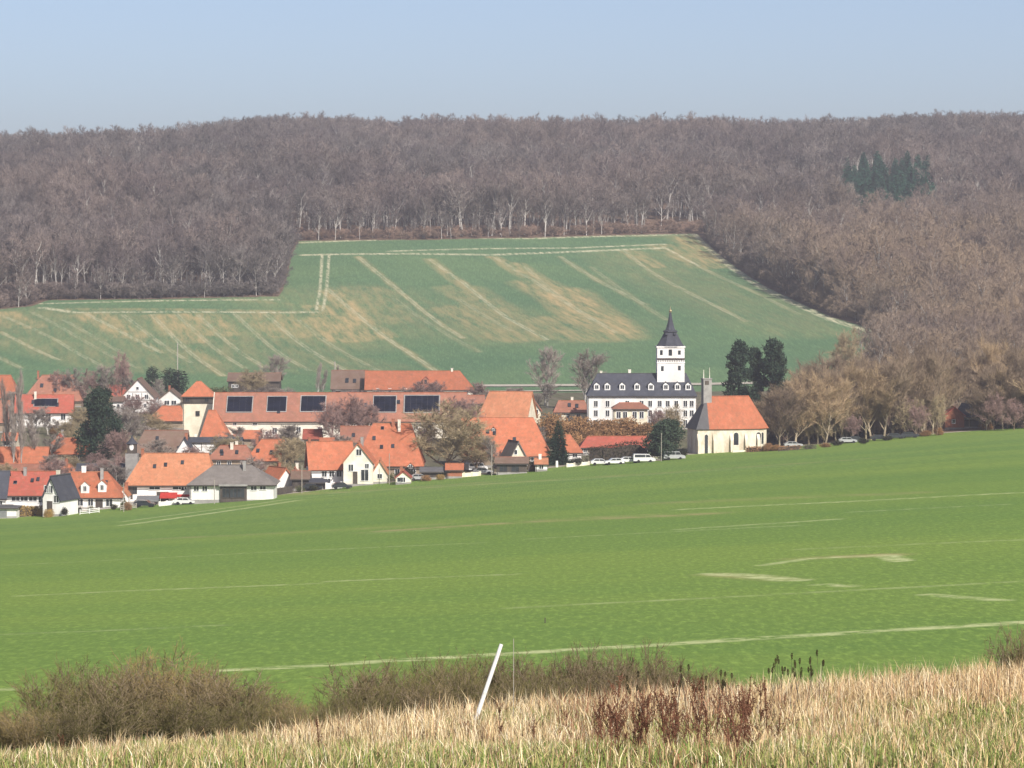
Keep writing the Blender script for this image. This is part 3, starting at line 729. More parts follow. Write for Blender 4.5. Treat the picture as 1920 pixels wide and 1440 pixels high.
def scatter(name, pts, scl, rot, collection, label, cat, seed=0):
    me = bpy.data.meshes.new(name); me.vertices.add(len(pts)); me.vertices.foreach_set('co', np.asarray(pts, np.float32).ravel())
    a = me.attributes.new('scl', 'FLOAT_VECTOR', 'POINT'); a.data.foreach_set('vector', np.asarray(scl, np.float32).ravel())
    r = me.attributes.new('rot', 'FLOAT_VECTOR', 'POINT'); r.data.foreach_set('vector', np.asarray(rot, np.float32).ravel())
    me.update()
    o = link(name, me); tag(o, label, cat, kind='stuff')
    ng = bpy.data.node_groups.new(name, 'GeometryNodeTree')
    ng.interface.new_socket('Geometry', in_out='INPUT', socket_type='NodeSocketGeometry')
    ng.interface.new_socket('Geometry', in_out='OUTPUT', socket_type='NodeSocketGeometry')
    N = ng.nodes; gi = N.new('NodeGroupInput'); go = N.new('NodeGroupOutput'); ip = N.new('GeometryNodeInstanceOnPoints')
    ci = N.new('GeometryNodeCollectionInfo'); ci.inputs['Collection'].default_value = collection
    ci.inputs['Separate Children'].default_value = True; ci.inputs['Reset Children'].default_value = True
    ip.inputs['Pick Instance'].default_value = True
    rv = N.new('FunctionNodeRandomValue'); rv.data_type = 'INT'; rv.inputs[4].default_value = 0; rv.inputs[5].default_value = len(collection.objects) - 1; rv.inputs['Seed'].default_value = seed
    s1 = N.new('GeometryNodeInputNamedAttribute'); s1.data_type = 'FLOAT_VECTOR'; s1.inputs[0].default_value = 'scl'
    s2 = N.new('GeometryNodeInputNamedAttribute'); s2.data_type = 'FLOAT_VECTOR'; s2.inputs[0].default_value = 'rot'
    L = ng.links.new
    L(gi.outputs[0], ip.inputs['Points']); L(ci.outputs[0], ip.inputs['Instance']); L(rv.outputs[2], ip.inputs['Instance Index'])
    L(s1.outputs[0], ip.inputs['Scale']); L(s2.outputs[0], ip.inputs['Rotation']); L(ip.outputs[0], go.inputs[0])
    mod = o.modifiers.new('scatter', 'NODES'); mod.node_group = ng
    return o
rng = np.random.default_rng(7)
def wood_points(y0, y1, step, pad=120):
    ys_ = np.arange(y0, y1, step); P = []
    for y in ys_:
        x0, x1 = (-pad * 0 - 960 - 160) / F * y, (960 + 160) / F * y
        xs = np.arange(x0, x1, step); P.append(np.c_[xs, np.full(len(xs), y)])
    P = np.concatenate(P); P += rng.uniform(-.45, .45, P.shape) * step
    return P
P = np.concatenate([wood_points(1118, 1900, 6.6), wood_points(1900, 2700, 8.2)])
ok = inside(P[:, 0], P[:, 1], WOOD_POLY)
ed = seg_dist(P[:, 0], P[:, 1], WOOD_EDGE)
gl = np.sin(P[:, 0] / 37 + 1.3) * np.sin(P[:, 1] / 51 + P[:, 0] / 90)           # thinner and denser stands
stand = np.sin(P[:, 0] / 71 + 2.1 * np.sin(P[:, 1] / 140)) * np.sin(P[:, 1] / 88 + 1.7 * np.sin(P[:, 0] / 130))
ok &= (ed > 7) & (rng.random(len(P)) < np.where(stand > .38, .34, .88 + .12 * gl))
for cpx, cpy, rx, ry in ((60, 392, 26, 16), (140, 372, 30, 15), (250, 432, 22, 12), (330, 470, 20, 10), (450, 392, 20, 14), (480, 345, 24, 16), (90, 330, 30, 18), (700, 402, 40, 13), (860, 396, 46, 13), (1010, 404, 26, 12), (1130, 380, 24, 14), (1260, 392, 24, 13), (1420, 372, 22, 16), (1560, 452, 20, 13), (1700, 430, 34, 14), (1810, 405, 26, 15), (1890, 360, 24, 16),
        (1480, 505, 18, 12), (1620, 540, 24, 12), (1740, 500, 22, 13), (1840, 560, 26, 12), (640, 300, 30, 18), (1150, 285, 34, 18), (1400, 300, 26, 18), (300, 300, 28, 18), (880, 300, 24, 16), (1690, 600, 20, 10), (1880, 470, 20, 12), (1330, 440, 14, 10)):
    (cx_, cy_), = to_world([(cpx, cpy)]); ok &= ((P[:, 0] - cx_) / rx) ** 2 + ((P[:, 1] - cy_) / (ry * 1.6)) ** 2 > 1 + .3 * np.sin(P[:, 0] * .7)
# the fir stand on the right stays free of bare trees
FIR = to_world([(1562, 424), (1748, 432), (1750, 342), (1580, 342)])
firc = np.array(FIR).mean(0)
ok &= ~inside(P[:, 0], P[:, 1], FIR)
P = P[ok]
z = H(P[:, 0], P[:, 1]); top_ = np.clip((P[:, 1] - 2250) / 250, 0, 1)
s = np.clip(rng.normal(.92, .17 - .09 * top_), .5, 1.3) * (1 + .16 * gl[ok] * (1 - top_))
low = np.clip((1330 - P[:, 1]) / 200, 0, 1); s *= 1 - .30 * low
forest = scatter('forest', np.c_[P, z], np.c_[s * 1.12, s * 1.12, s], np.c_[rng.normal(0, .03, (len(P), 2)), rng.random(len(P)) * 6.28], src,
        'bare brown winter wood covering the far hillside up to the skyline', 'forest')
# undergrowth of reddish brown shrubs inside the edge of the wood
def bush_variant(seed, mat):
    (tv, tq), (cv, ct, cq) = bare_tree(seed, h=4, trunk_r=.08, first=.05, spread=.9, up=.5, ntw=9, tw=.09, tl=.8, nl=(8, 5, 4), lr=(.8, .5, .5), minr=.03)
    V = np.concatenate([tv, cv]); q = np.concatenate([tq, cq + len(tv)])
    return mesh_np('undergrowth_bush', V, ct + len(tv), q, [mat])
src2 = bpy.data.collections.new('undergrowth_source')
for i in range(3): src2.objects.link(bpy.data.objects.new('undergrowth_bush', bush_variant(301 + i, M['twig_shrub'])))
B = wood_points(1118, 1760, 3.4)
bd = seg_dist(B[:, 0], B[:, 1], WOOD_EDGE)
B = B[inside(B[:, 0], B[:, 1], WOOD_POLY) & (bd < 22) & (bd > 1.5)]
_bp = px_at(B[:, 0], B[:, 1]); _red = (_bp > 552) & (_bp < 1330) & (B[:, 1] > 1600)
G_ = B[~_red]; B = B[_red]; B = B[rng.random(len(B)) < .6]
s = rng.uniform(.35, 1.0, len(B))
scatter('undergrowth', np.c_[B, H(B[:, 0], B[:, 1])], np.c_[s * 1.2, s * 1.2, s], np.c_[np.zeros((len(B), 2)), rng.random(len(B)) * 6.28], src2,
        'reddish brown undergrowth along the lower edge of the hillside wood', 'undergrowth', 3)
src3 = bpy.data.collections.new('thicket_source')
for i in range(3): src3.objects.link(bpy.data.objects.new('thicket_bush', bush_variant(311 + i, M['twig_forest'])))
s = rng.uniform(.5, 1.3, len(G_))
scatter('thicket', np.c_[G_, H(G_[:, 0], G_[:, 1])], np.c_[s * 1.2, s * 1.2, s], np.c_[np.zeros((len(G_), 2)), rng.random(len(G_)) * 6.28], src3,
        'grey brown thicket at the foot of the left and right parts of the hillside wood', 'thicket', 5)
# the front row of the wood, tree by tree
PR['wood'] = []
for i in range(4):
    (tv, tq), (cv, ct, cq) = bare_tree(221 + i, h=18, trunk_r=.24, first=.2 + .1 * (i % 3), spread=.7, up=.6, ntw=10, tw=.12, tl=1.4, nl=(8, 5, 3), lr=(.42, .5, .5), minr=.05)
    PR['wood'].append(dict(h=float(cv[:, 2].max()), w=8, parts=[('trunk', mesh_np('wood_trunk', tv, None, tq, [M['bark_pale']], smooth=True)), ('crown', mesh_np('wood_crown', cv, ct, cq, [M['twig_forest']]))]))
L_ = 0.0
edge_pts = []
for (a, b) in zip(WOOD_EDGE[:-1], WOOD_EDGE[1:]):
    d = math.hypot(b[0] - a[0], b[1] - a[1]); t = L_
    while t < d:
        k = t / d; edge_pts.append((a[0] + (b[0] - a[0]) * k, a[1] + (b[1] - a[1]) * k, -(b[1] - a[1]) / d, (b[0] - a[0]) / d)); t += _rng.uniform(4.5, 8.5)
    L_ = t - d
for (x, y, nx, ny) in edge_pts:
    c = px_at(x, y)
    if not (-60 < c < 1990) or y < 1180: continue
    if _rng.random() < .38: continue
    off = _rng.uniform(1.5, 9.5); x2, y2 = x + nx * off, y + ny * off
    p = PR['wood'][_rng.randrange(4)]; s = _rng.uniform(.5, 1.1)
    if c < 545: lab, grp = 'bare tree in the front row of the left wood, above the lower hill field', 'front row of the left wood'
    elif c < 1308: lab, grp = 'bare tree in the front row of the wood along the top of the hill field', 'front row of the upper wood'
    else: lab, grp = 'bare tree in the front row of the right wood, beside the slanting field edge', 'front row of the right wood'
    o = empty('forest_tree', (x2, y2, float(H(x2, y2))), _rng.random() * 6.28); o.scale = (s * 1.05, s * 1.05, s)
    for nm, me in p['parts']: link(nm, me, o)
    tag(o, lab, 'tree', grp)
# dark green firs in a stand high on the right
for i in range(64):
    u, v = _rng.random(), .15 + .8 * _rng.random()
    a = (FIR[0][0] * (1 - u) + FIR[1][0] * u, FIR[0][1] * (1 - u) + FIR[1][1] * u); b = (FIR[3][0] * (1 - u) + FIR[2][0] * u, FIR[3][1] * (1 - u) + FIR[2][1] * u)
    x, y = a[0] * (1 - v) + b[0] * v, a[1] * (1 - v) + b[1] * v
    p = PR['farfir'][i % 2]; s = _rng.uniform(1.0, 1.45)
    o = empty('fir_tree', (x, y, float(H(x, y))), _rng.random() * 6); o.scale = (s, s, s)
    for nm, me in p['parts']: link(nm, me, o)
    tag(o, 'dark green fir in the evergreen stand high in the right-hand wood', 'fir tree', 'fir stand in the wood')

# ------------------------------------------------------------------ buildings
HOUSES = []
class House:
    """a building seen in the photograph between px0 and px1, standing at ground row `base`, eave at row `eave`, ridge at row `ridge`.
    kind 'side': ridge runs across the view; 'front': gable towards us. hips = (left, right) lengths in metres."""
    def __init__(s, name, label, cat, px0, px1, base, eave, ridge, depth, kind='side', rot=0, wall='white', roof='tile_orange',
                 hips=(0, 0), over=.45, Y=None, gable_mat=None, group=None, rmat2=None):
        s.Yf = vhit((px0 + px1) / 2, base) if Y is None else Y
        s.mid = (px0 + px1) / 2; s.k = s.Yf / F
        r = R(rot); s.L = (px1 - px0) * s.k
        if rot: s.L = max(2.0, (s.L - depth * abs(math.sin(r)) * (1.0)) / math.cos(r))
        s.D = depth
        yc = s.Yf + depth / 2 * math.cos(r) + s.L / 2 * abs(math.sin(r))
        s.yc = yc
        x, _ = at(s.mid, base, yc if rot else s.Yf)
        s.z0 = float(H(x, s.Yf)) ; s.x = x
        s.root = empty(name, (x, yc, s.z0), r); tag(s.root, label, cat, group)
        s.E = ray(s.mid, eave)[1] * s.Yf - s.z0
        s.pe, s.pr = eave, ridge
        run = depth / 2 if kind == 'side' else 0.0
        s.Rz = ray(s.mid, ridge)[1] * (s.Yf + run) - s.z0
        s.kind = kind; L, D, E, Rz = s.L, s.D, s.E, s.Rz
        la, wb = (L / 2, D / 2) if kind == 'side' else (D / 2, L / 2)
        s.la, s.wb = la, wb
        T = (lambda a, b, z: (a, b, z)) if kind == 'side' else (lambda a, b, z: (-b, a, z))
        s.T = T; h0, h1 = hips
        # walls
        w = MB(); w.box(-L / 2, L / 2, -D / 2, D / 2, -2.5, E)
        wall_m = [M[wall], M[gable_mat or wall]]
        t = .25
        if not h0: w.prism([T(-la, -wb, E), T(-la, wb, E), T(-la, 0, Rz - .05)], Vector(T(t, 0, 0)), 1)
        if not h1: w.prism([T(la, -wb, E), T(la, wb, E), T(la, 0, Rz - .05)], Vector(T(-t, 0, 0)), 1)
        s.wall = w.build('wall', wall_m, s.root)
        # roof
        sl = (Rz - E) / wb; o = over; e = E - sl * o + .12; rz = Rz + .14
        A0 = -la - (o if not h0 else o); A1 = la + o
        q0 = -la + h0 if h0 else A0; q1 = la - h1 if h1 else A1
        rf = MB()
        slab(rf, [T(A0, -wb - o, e), T(A1, -wb - o, e), T(q1, 0, rz), T(q0, 0, rz)])
        slab(rf, [T(A1, wb + o, e), T(A0, wb + o, e), T(q0, 0, rz), T(q1, 0, rz)])
        if h0: slab(rf, [T(A0, wb + o, e), T(A0, -wb - o, e), T(q0, 0, rz)], mi=1 if rmat2 else 0)
        if h1: slab(rf, [T(A1, -wb - o, e), T(A1, wb + o, e), T(q1, 0, rz)])
        rt = MB()
        if q1 - q0 > .5: rt.box(*sorted((T(q0, -.14, 0)[0], T(q1, .14, 0)[0])), *sorted((T(q0, -.14, 0)[1], T(q1, .14, 0)[1])), rz - .02, rz + .1)
        s.roof = rf.build('roof', [M[roof]] + ([M[rmat2]] if rmat2 else []), s.root)
        s.sl, s.rz, s.e, s.o = sl, rz, e, o
        if rt.v: rt.build('ridge_tiles', M[{'tile_orange': 'tile_peach', 'tile_red': 'tile_orange', 'tile_dull': 'tile_orange', 'tile_brown': 'tile_dull', 'tile_grey': 'slate_pale', 'slate': 'slate_pale'}.get(roof, roof)], s.roof)
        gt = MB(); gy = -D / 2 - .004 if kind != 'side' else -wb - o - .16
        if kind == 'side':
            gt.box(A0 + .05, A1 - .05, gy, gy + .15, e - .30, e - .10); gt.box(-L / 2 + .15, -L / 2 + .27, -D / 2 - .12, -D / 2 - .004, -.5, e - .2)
            gt.build('eave_shade_gutter', M['dark_frame'], s.root)  # dark strip painting in the shade under the eave, shaped as gutter and downpipe
        pl = MB(); pl.box(-L / 2 - .03, L / 2 + .03, -D / 2 - .03, -D / 2 - .002, -2, .45); pl.build('plinth', M['grey_wall'], s.root)
        if cat in ('house', 'farmhouse', 'villa', 'bungalow', 'cottage', 'barn', 'farm building') and px0 > -20:
            rr = random.Random(int(px0 * 7 + base))
            if cat != 'barn' and rr.random() < .7:
                cm = MB(); a_ = rr.uniform(-.35, .35) * la; b_ = rr.choice((-1, 1)) * rr.uniform(.1, .35) * wb; X, Yy, _ = T(a_, b_, 0); zc = rz - sl * abs(b_)
                cm.box(X - .32, X + .32, Yy - .32, Yy + .32, zc - .8, rz + .8); cm.box(X - .38, X + .38, Yy - .38, Yy + .38, rz + .8, rz + .92); cm.build('chimney', M[rr.choice(('brick', 'ivory', 'grey_wall'))], s.roof)
            for _ in range(rr.randrange(0, 4) if kind == 'side' and L > 7 else 0):
                pxx = px0 + (px1 - px0) * rr.uniform(.25, .75); yy_ = eave + (ridge - eave) * rr.uniform(.3, .7); A_ = [s.slope(pxx + dx_, yy_ + dy_, .05) for dx_, dy_ in ((-3, 3.5), (3, 3.5), (3, -3.5), (-3, -3.5))]
                sk = MB(); sk.prism(A_, Vector((0, -sl, 1)).normalized() * .12); sk.build('skylight', M['pane'], s.root)
        HOUSES.append((x, yc, max(L, D) / 2 + 1.5, (px0, px1, s.Yf)))
    def u(s, px): return (px - s.mid) * s.k
    def v(s, py): return (ray(s.mid, py)[1] * s.Yf - s.z0)
    def win(s, px, py, w=1.0, h=1.3, name='window', frame='frame', y=None, label=None, mat='pane', bar=True):
        x, z = s.u(px), s.v(py); y = -s.D / 2 if y is None else y
        x = max(-s.L / 2 + w / 2 + .1, min(s.L / 2 - w / 2 - .1, x))
        f = MB(); b = .12
        f.box(x - w / 2 - b, x + w / 2 + b, y - .10, y - .002, z + h / 2, z + h / 2 + b); f.box(x - w / 2 - b, x + w / 2 + b, y - .16, y - .002, z - h / 2 - b, z - h / 2)
        f.box(x - w / 2 - b, x - w / 2, y - .10, y - .002, z - h / 2 + .001, z + h / 2 - .001); f.box(x + w / 2, x + w / 2 + b, y - .10, y - .002, z - h / 2 + .001, z + h / 2 - .001)
        if bar and w > .7: f.box(x - .04, x + .04, y - .09, y - .002, z - h / 2 + .002, z + h / 2 - .002)
        fo = f.build(name, M[frame], s.root)
        p = MB(); p.box(x - w / 2 + .002, x + w / 2 - .002, y - .05, y - .004, z - h / 2 + .002, z + h / 2 - .002)
        p.build('pane', M[mat], fo)
        if label: fo['label'] = label
        return fo
    def wins(s, *spec, **k):
        for w in spec: s.win(*w, **k)
    def door(s, px, top, bot, w=1.1, mat='dark_wood', name='door'):
        x = s.u(px); z1 = s.v(top); z0 = s.v(bot); y = -s.D / 2
        d = MB(); d.box(x - w / 2, x + w / 2, y - .08, y - .002, z0, z1); o = d.build(name, M[mat], s.root)
        f = MB(); f.box(x - w / 2 - .1, x + w / 2 + .1, y - .11, y - .003, z1, z1 + .12); f.build('lintel', M['frame'], o); return o
    def slope(s, px, py, lift=.0, side=-1):
        """point on the slope facing us, at the height the row py has there"""
        x = s.u(px); 
        # height and depth along the slope: solve for b where ray meets the plane
        rz_, Yb = ray(s.mid, py)[1], s.Yf + s.wb
        # z = rz - sl*|b| ; world y = Yb + b ; b<=0
        # (ray z)*(Yb+b) - z0 = rz + sl*b
        b = (s.rz - (rz_ * Yb - s.z0)) / (rz_ - s.sl)
        z = s.rz + s.sl * b
        n = Vector((0, -s.sl, 1)).normalized() * lift
        return Vector((x, b, z)) + n
    def panel(s, px0, py0, px1, py1, mat='solar', name='solar_panel', frame='grey_wall'):
        q = [s.slope(px0, py1, .04), s.slope(px1, py1, .04), s.slope(px1, py0, .04), s.slope(px0, py0, .04)]
        n = Vector((0, -s.sl, 1)).normalized()
        m = MB(); m.prism(q, n * .10); o = m.build(name, M[frame], s.root)
        c = [p + n * .105 for p in q]; ctr = sum(c, Vector()) / 4
        nx = max(2, round((px1 - px0) * s.k / 1.7)); ny = max(2, round((c[3] - c[0]).length / 1.05))
        g = MB()
        for i in range(nx):
            for j in range(ny):
                f = lambda a, b_: c[0] + (c[1] - c[0]) * (.035 + .93 * a) + (c[3] - c[0]) * (.045 + .91 * b_)
                a0, a1, b0, b1 = i / nx + .0015, (i + 1) / nx - .0015, j / ny + .002, (j + 1) / ny - .002
                g.prism([f(a0, b0), f(a1, b0), f(a1, b1), f(a0, b1)], n * .03)
        g.build('solar_cells', M[mat], o); return o
    def dormer(s, px, top, bot, w, wall='white', roof=None, gable=True, ww=.8, wh=1.0, name='dormer', rm='tile_orange', frame='frame'):
        x = s.u(px); p0 = s.slope(px, bot); zt = s.v(top) + 0; 
        # front face at p0, rising straight up to the row `top`
        yw = s.Yf + s.wb + p0.y; z1 = ray(s.mid, top)[1] * yw - s.z0; z0 = p0.z
        wb = w / 2; y = p0.y - .05; peak = .45 * w if gable else .12; ze = z1 - peak
        back = (lambda z: -(s.rz - z) / s.sl + .05)
        m = MB(); m.prism([(x - wb, y, z0 - .3), (x + wb, y, z0 - .3), (x + wb, y, ze), (x, y, z1), (x - wb, y, ze)], (0, max(.3, back(ze) - y), 0))
        d = m.build(name, M[wall], s.root)
        r = MB(); yb = min(-.02, back(z1)); o = .18
        slab(r, [(x - wb - o, y - .2, ze - o * peak / wb + .08), (x, y - .2, z1 + .08), (x, yb, z1 + .08), (x - wb - o, min(yb, back(ze)), ze - o * peak / wb + .08)], .1)
        slab(r, [(x + wb + o, y - .2, ze - o * peak / wb + .08), (x, y - .2, z1 + .08), (x, yb, z1 + .08), (x + wb + o, min(yb, back(ze)), ze - o * peak / wb + .08)], .1)
        r.build('dormer_roof', M[rm], d)
        zc = (z0 + ze) / 2 + .05; f = MB(); f.box(x - ww / 2 - .08, x + ww / 2 + .08, y - .07, y - .002, zc - wh / 2 - .08, zc + wh / 2 + .08); f.build('window', M[frame], d)
        f = MB(); f.box(x - ww / 2, x - .04, y - .10, y - .072, zc - wh / 2, zc + wh / 2); f.box(x + .04, x + ww / 2, y - .10, y - .072, zc - wh / 2, zc + wh / 2); f.build('pane', M['pane'], d)
        return d
    def chimney(s, px, h=1.2, w=.6, b=0.0, mat='brick', a=None):
        m = MB(); x = s.u(px) if a is None else a; z = s.rz - s.sl * abs(b)
        if s.kind != 'side': X, Yy = x, b; z = s.rz - s.sl * abs(x)
        else: X, Yy = x, b
        m.box(X - w / 2, X + w / 2, Yy - w / 2, Yy + w / 2, z - 1.2, s.rz + h); m.box(X - w / 2 - .08, X + w / 2 + .08, Yy - w / 2 - .08, Yy + w / 2 + .08, s.rz + h, s.rz + h + .12)
        m.build('chimney', M[mat], s.roof); return s
    def beams(s, lines, w=.16, mat='timber', y=None):
        """timber frame on the front: list of (px, py, px, py)"""
        y = -s.D / 2 if y is None else y; m = MB()
        for i, (a, b, c, d) in enumerate(lines):
            p = Vector((s.u(a), y, s.v(b))); q = Vector((s.u(c), y, s.v(d))); dr = (q - p).normalized(); n = Vector((dr.z, 0, -dr.x)) * w / 2
            m.prism([p - n, q - n, q + n, p + n], (0, -.03 - .003 * i, 0))
        m.build('timber_frame', M[mat], s.root); return s

# --- manor house with its tower (right of the middle)
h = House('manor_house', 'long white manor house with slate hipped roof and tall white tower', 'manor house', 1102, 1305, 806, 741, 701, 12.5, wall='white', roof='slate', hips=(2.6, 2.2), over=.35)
for px in (1117, 1139, 1176, 1203, 1219, 1237, 1252, 1268, 1285, 1297):
    for py in (757, 775, 793): h.win(px, py, .95, 1.55)
for px in (1119, 1139, 1167, 1195, 1221, 1249, 1271, 1291): h.dormer(px, 716, 731, 1.5, 'frame', rm='slate', ww=.9, wh=.95)
h.chimney(1182, .9, .7, .5, 'ivory').chimney(1128, .5, .6, .5, 'ivory')
g = MB(); g.box(-h.L / 2 - .05, h.L / 2 + .05, -h.D / 2 - .12, -h.D / 2 - .003, h.E - .5, h.E - .15); g.build('cornice', M['slate'], h.root)
tw = empty('tower', (0, 0, 0)); tw.parent = h.root
tx = h.u(1259) ; ty = 1.0; hw = 55 * h.k / 2 - .25; ytw = h.yc + ty - hw
def tz(py, Y=ytw): return ray(1259, py)[1] * Y - h.z0
m = MB(); m.box(tx - hw, tx + hw, ty - hw, ty + hw, h.E - 1, tz(650)); m.box(tx - hw - .12, tx + hw + .12, ty - hw - .12, ty + hw + .12, tz(681), tz(679)); m.box(tx - hw - .2, tx + hw + .2, ty - hw - .2, ty + hw + .2, tz(652), tz(650) + .1)
m.build('tower_wall', M['white'], tw)
m = MB(); m.box(tx - hw - .02, tx + hw + .02, ty - hw - .16, ty - hw - .121, tz(674.5), tz(671.5))
for i in range(15): m.box(tx - hw + .3 + i * (2 * hw - .7) / 14, tx - hw + .42 + i * (2 * hw - .7) / 14, ty - hw - .12, ty - hw - .003, tz(678.5), tz(674.6))
m.build('balustrade', M['timber'], tw)
for px, py, ww, wh in ((1241, 661, .7, 1.3), (1258, 661, .9, 1.6), (1275, 661, .7, 1.1), (1243, 691, .7, 1.3), (1275, 690, .7, 1.2)):
    m = MB(); x, z = h.u(px), tz(py); m.box(x - ww / 2, x + ww / 2, ty - hw - .06, ty - hw - .003, z - wh / 2, z + wh / 2); m.build('tower_window', M['pane'], tw)
m = MB(); k8 = 1 / math.cos(math.pi / 8)
sp = [(650, 28.5), (647, 25), (643, 22.3), (638, 19.5), (632, 16.3), (627, 13.8), (623.5, 11.6), (622.5, 13.6), (620, 13.6), (619, 9.6), (614, 7.6), (609, 6.4), (604, 4.9), (599, 3.9), (592, 2.7), (585, 1.6)]
m.lathe([(tz(a, h.yc + ty), r * h.k * k8 * .98) for a, r in sp], 8, (tx, ty), math.pi / 8); m.build('spire', M['slate'], tw)
m = MB(); m.lathe([(tz(588), .16), (tz(586), .3), (tz(583.5), .42), (tz(581.5), .3), (tz(580), .1), (tz(575), .06)], 8, (tx, ty)); m.build('finial', M['gold'], tw)
m = MB(); [m.box(tx + sx * 1.1 - .3, tx + sx * 1.1 + .3, ty - 2.4, ty - 1.2, tz(628), tz(624)) for sx in (-1, 1)]; m.build('spire_dormer', M['slate'], tw)

# --- annex in front of the manor
h = House('garden_pavilion', 'cream pavilion with flat orange brown roof in front of the white manor', 'pavilion', 1150, 1214, 816, 766, 756, 7, wall='cream', roof='tile_dull', hips=(1.5, 1.5))
h.wins((1160, 778, 1, 1.6), (1172, 778, 1, 1.6), (1190, 778, 1, 1.6), (1203, 778, 1, 1.6), (1203, 803, 1, 1.5), (1190, 803, 1, 1.5))

# --- church
def church():
    rot = R(13); Yf = 800.0; x0, _ = at(1364, 850, Yf + 6); z0 = float(H(x0, Yf + 4)); k = Yf / F
    root = empty('church', (x0, Yf + 6, z0), rot); tag(root, 'small old church with bright orange roof, dark slate west end and arched windows', 'church')
    zz = lambda py, Y=Yf + 2: ray(1364, py)[1] * Y - z0
    E = zz(803); RZ = zz(742, Yf + 6); D = 4.4; xl, xr, xa = -8.6, 6.2, 9.0; ax = 2.0
    plan = [(xl, -D), (xr, -D), (xa, -ax), (xa, ax), (xr, D), (xl, D)]
    w = MB(); w.prism([(a, b, -2.5) for a, b in plan], (0, 0, E + 2.5))
    wl = w.build('wall', M['church_wall'], root)
    o = .5; rl, rr = xl + 3.4, xr - 1.0; e = E - .15; ov = 1 + o / D
    P = {'wl': (xl - o, -D - o, e), 'wr': (xl - o, D + o, e), 'f': (xr + .2, -D - o, e), 'bk': (xr + .2, D + o, e), 'a': (xa + o, -ax - .25, e), 'b': (xa + o, ax + .25, e), 'R0': (rl, 0, RZ), 'R1': (rr, 0, RZ)}
    sx = xl + 2.7    # where slate meets tile on the eave
    r = MB(); S = (sx, -D - o, e); S2 = (sx, D + o, e)
    for q in ([S, P['f'], P['R1'], P['R0']], [P['bk'], S2, P['R0'], P['R1']], [P['f'], P['a'], P['R1']], [P['a'], P['b'], P['R1']], [P['b'], P['bk'], P['R1']]): slab(r, q, .25)
    r.build('tile_roof', M['tile_orange'], root)
    r = MB()
    for q in ([P['wl'], S, P['R0']], [P['wr'], P['wl'], P['R0']], [S2, P['wr'], P['R0']]): slab(r, q, .25)
    r.build('slate_roof', M['slate_pale'], root)
    # bell turret over the west end
    t = MB(); tx = rl + .0; hw = 1.0; t.box(tx - hw, tx + hw, -hw, hw, RZ - 3.2, zz(712)); t.box(tx - hw - .12, tx + hw + .12, -hw - .12, hw + .12, zz(712), zz(710))
    tt = t.build('bell_turret', M['grey_wall'], root)
    t = MB(); t.box(tx - .7, tx + .3, -hw - .06, -hw - .003, zz(722), zz(714.5)); t.build('louvre', M['dark_wood'], tt)
    t = MB(); t.tube((tx - .7, 0, zz(710)), (tx - .7, 0, zz(694)), .12, .05, 6); t.tube((tx + .75, 0, zz(710)), (tx + .75, 0, zz(690)), .10, .04, 6); t.build('finial', M['ivory'], tt)
    def arch(x, y, nx, ny, zb, zt, wd, nm='arched_window'):
        d = Vector((-ny, nx, 0)); n = Vector((nx, ny, 0)); c = Vector((x, y, 0)); m = MB()
        pts = [c - d * wd / 2 + Vector((0, 0, zb)), c + d * wd / 2 + Vector((0, 0, zb))]
        for i in range(7):
            a = math.pi * i / 6; pts.append(c + d * wd / 2 * math.cos(a) + Vector((0, 0, zt - wd / 2 + wd / 2 * math.sin(a))))
        m.prism([p + n * .04 for p in pts], -n * .035); f = m.build(nm, M['ivory'], root)
        q = [c + (p - c) * 1 for p in pts]; cen = c + Vector((0, 0, (zb + zt) / 2))
        m = MB(); m.prism([cen + (p - cen) * .86 + n * .09 for p in pts], -n * .045); m.build('pane', M['pane'], f)
    for px in (1367, 1410): x = (px - 1364) * k / math.cos(rot); arch(x + .4, -D, 0, -1, zz(836), zz(809), 1.35)
    nl = math.hypot(xa - xr, D - ax); nx, ny = (D - ax) / nl, -(xa - xr) / nl
    arch((xr + xa) / 2, -(D + ax) / 2, nx, ny, zz(835), zz(810), 1.0)
    arch((1311 - 1364) * k / math.cos(rot) + .3, -D, 0, -1, zz(852), zz(811), .9, 'arched_doorway')
    m = MB()
    for x in (-8.4, -4.6, -.4, 3.2, 6.2): m.prism([(x - .35, -D, -1.5), (x - .35, -D - 1.1, -1.5), (x - .35, -D - .8, E * .5), (x - .35, -D, E * .78)], (.7, 0, 0))
    m.build('buttress', M['church_wall'], root)
    m = MB(); m.box(-1.0, 7.0, -D - 3.2, -D - 2.8, -1.5, .7); m.build('forecourt_wall', M['cream'], root)
church()

# --- right-hand end: small brick gable and the dark roofed house under the trees
h = House('brick_shed', 'small brick red gabled shed beside the dark roofed house among the avenue trees', 'shed', 1772, 1808, 805, 778, 764, 5, kind='front', wall='brick', roof='tile_red'); h.win(1788, 790, .7, .9)
h = House('cottage', 'small cottage with steep dark roof and dark double garage among avenue trees', 'cottage', 1796, 1838, 803, 780, 757, 6, wall='tan_wall', roof='slate', hips=(1.2, 1.2))
h.door(1808, 786, 800, 2.2, name='garage_door'); h.door(1827, 786, 800, 2.2, name='garage_door'); h.win(1806, 782, .6, .5)
# --- low red roofed hall with the dark hedge before it
h = House('low_hall', 'long low building with red roof behind the dark clipped hedge', 'hall', 1090, 1222, 852, 838, 819, 8, wall='tan_wall', roof='tile_red', hips=(1.5, 0)); h.wins((1097, 845, .8, .8), (1214, 845, .8, .8))
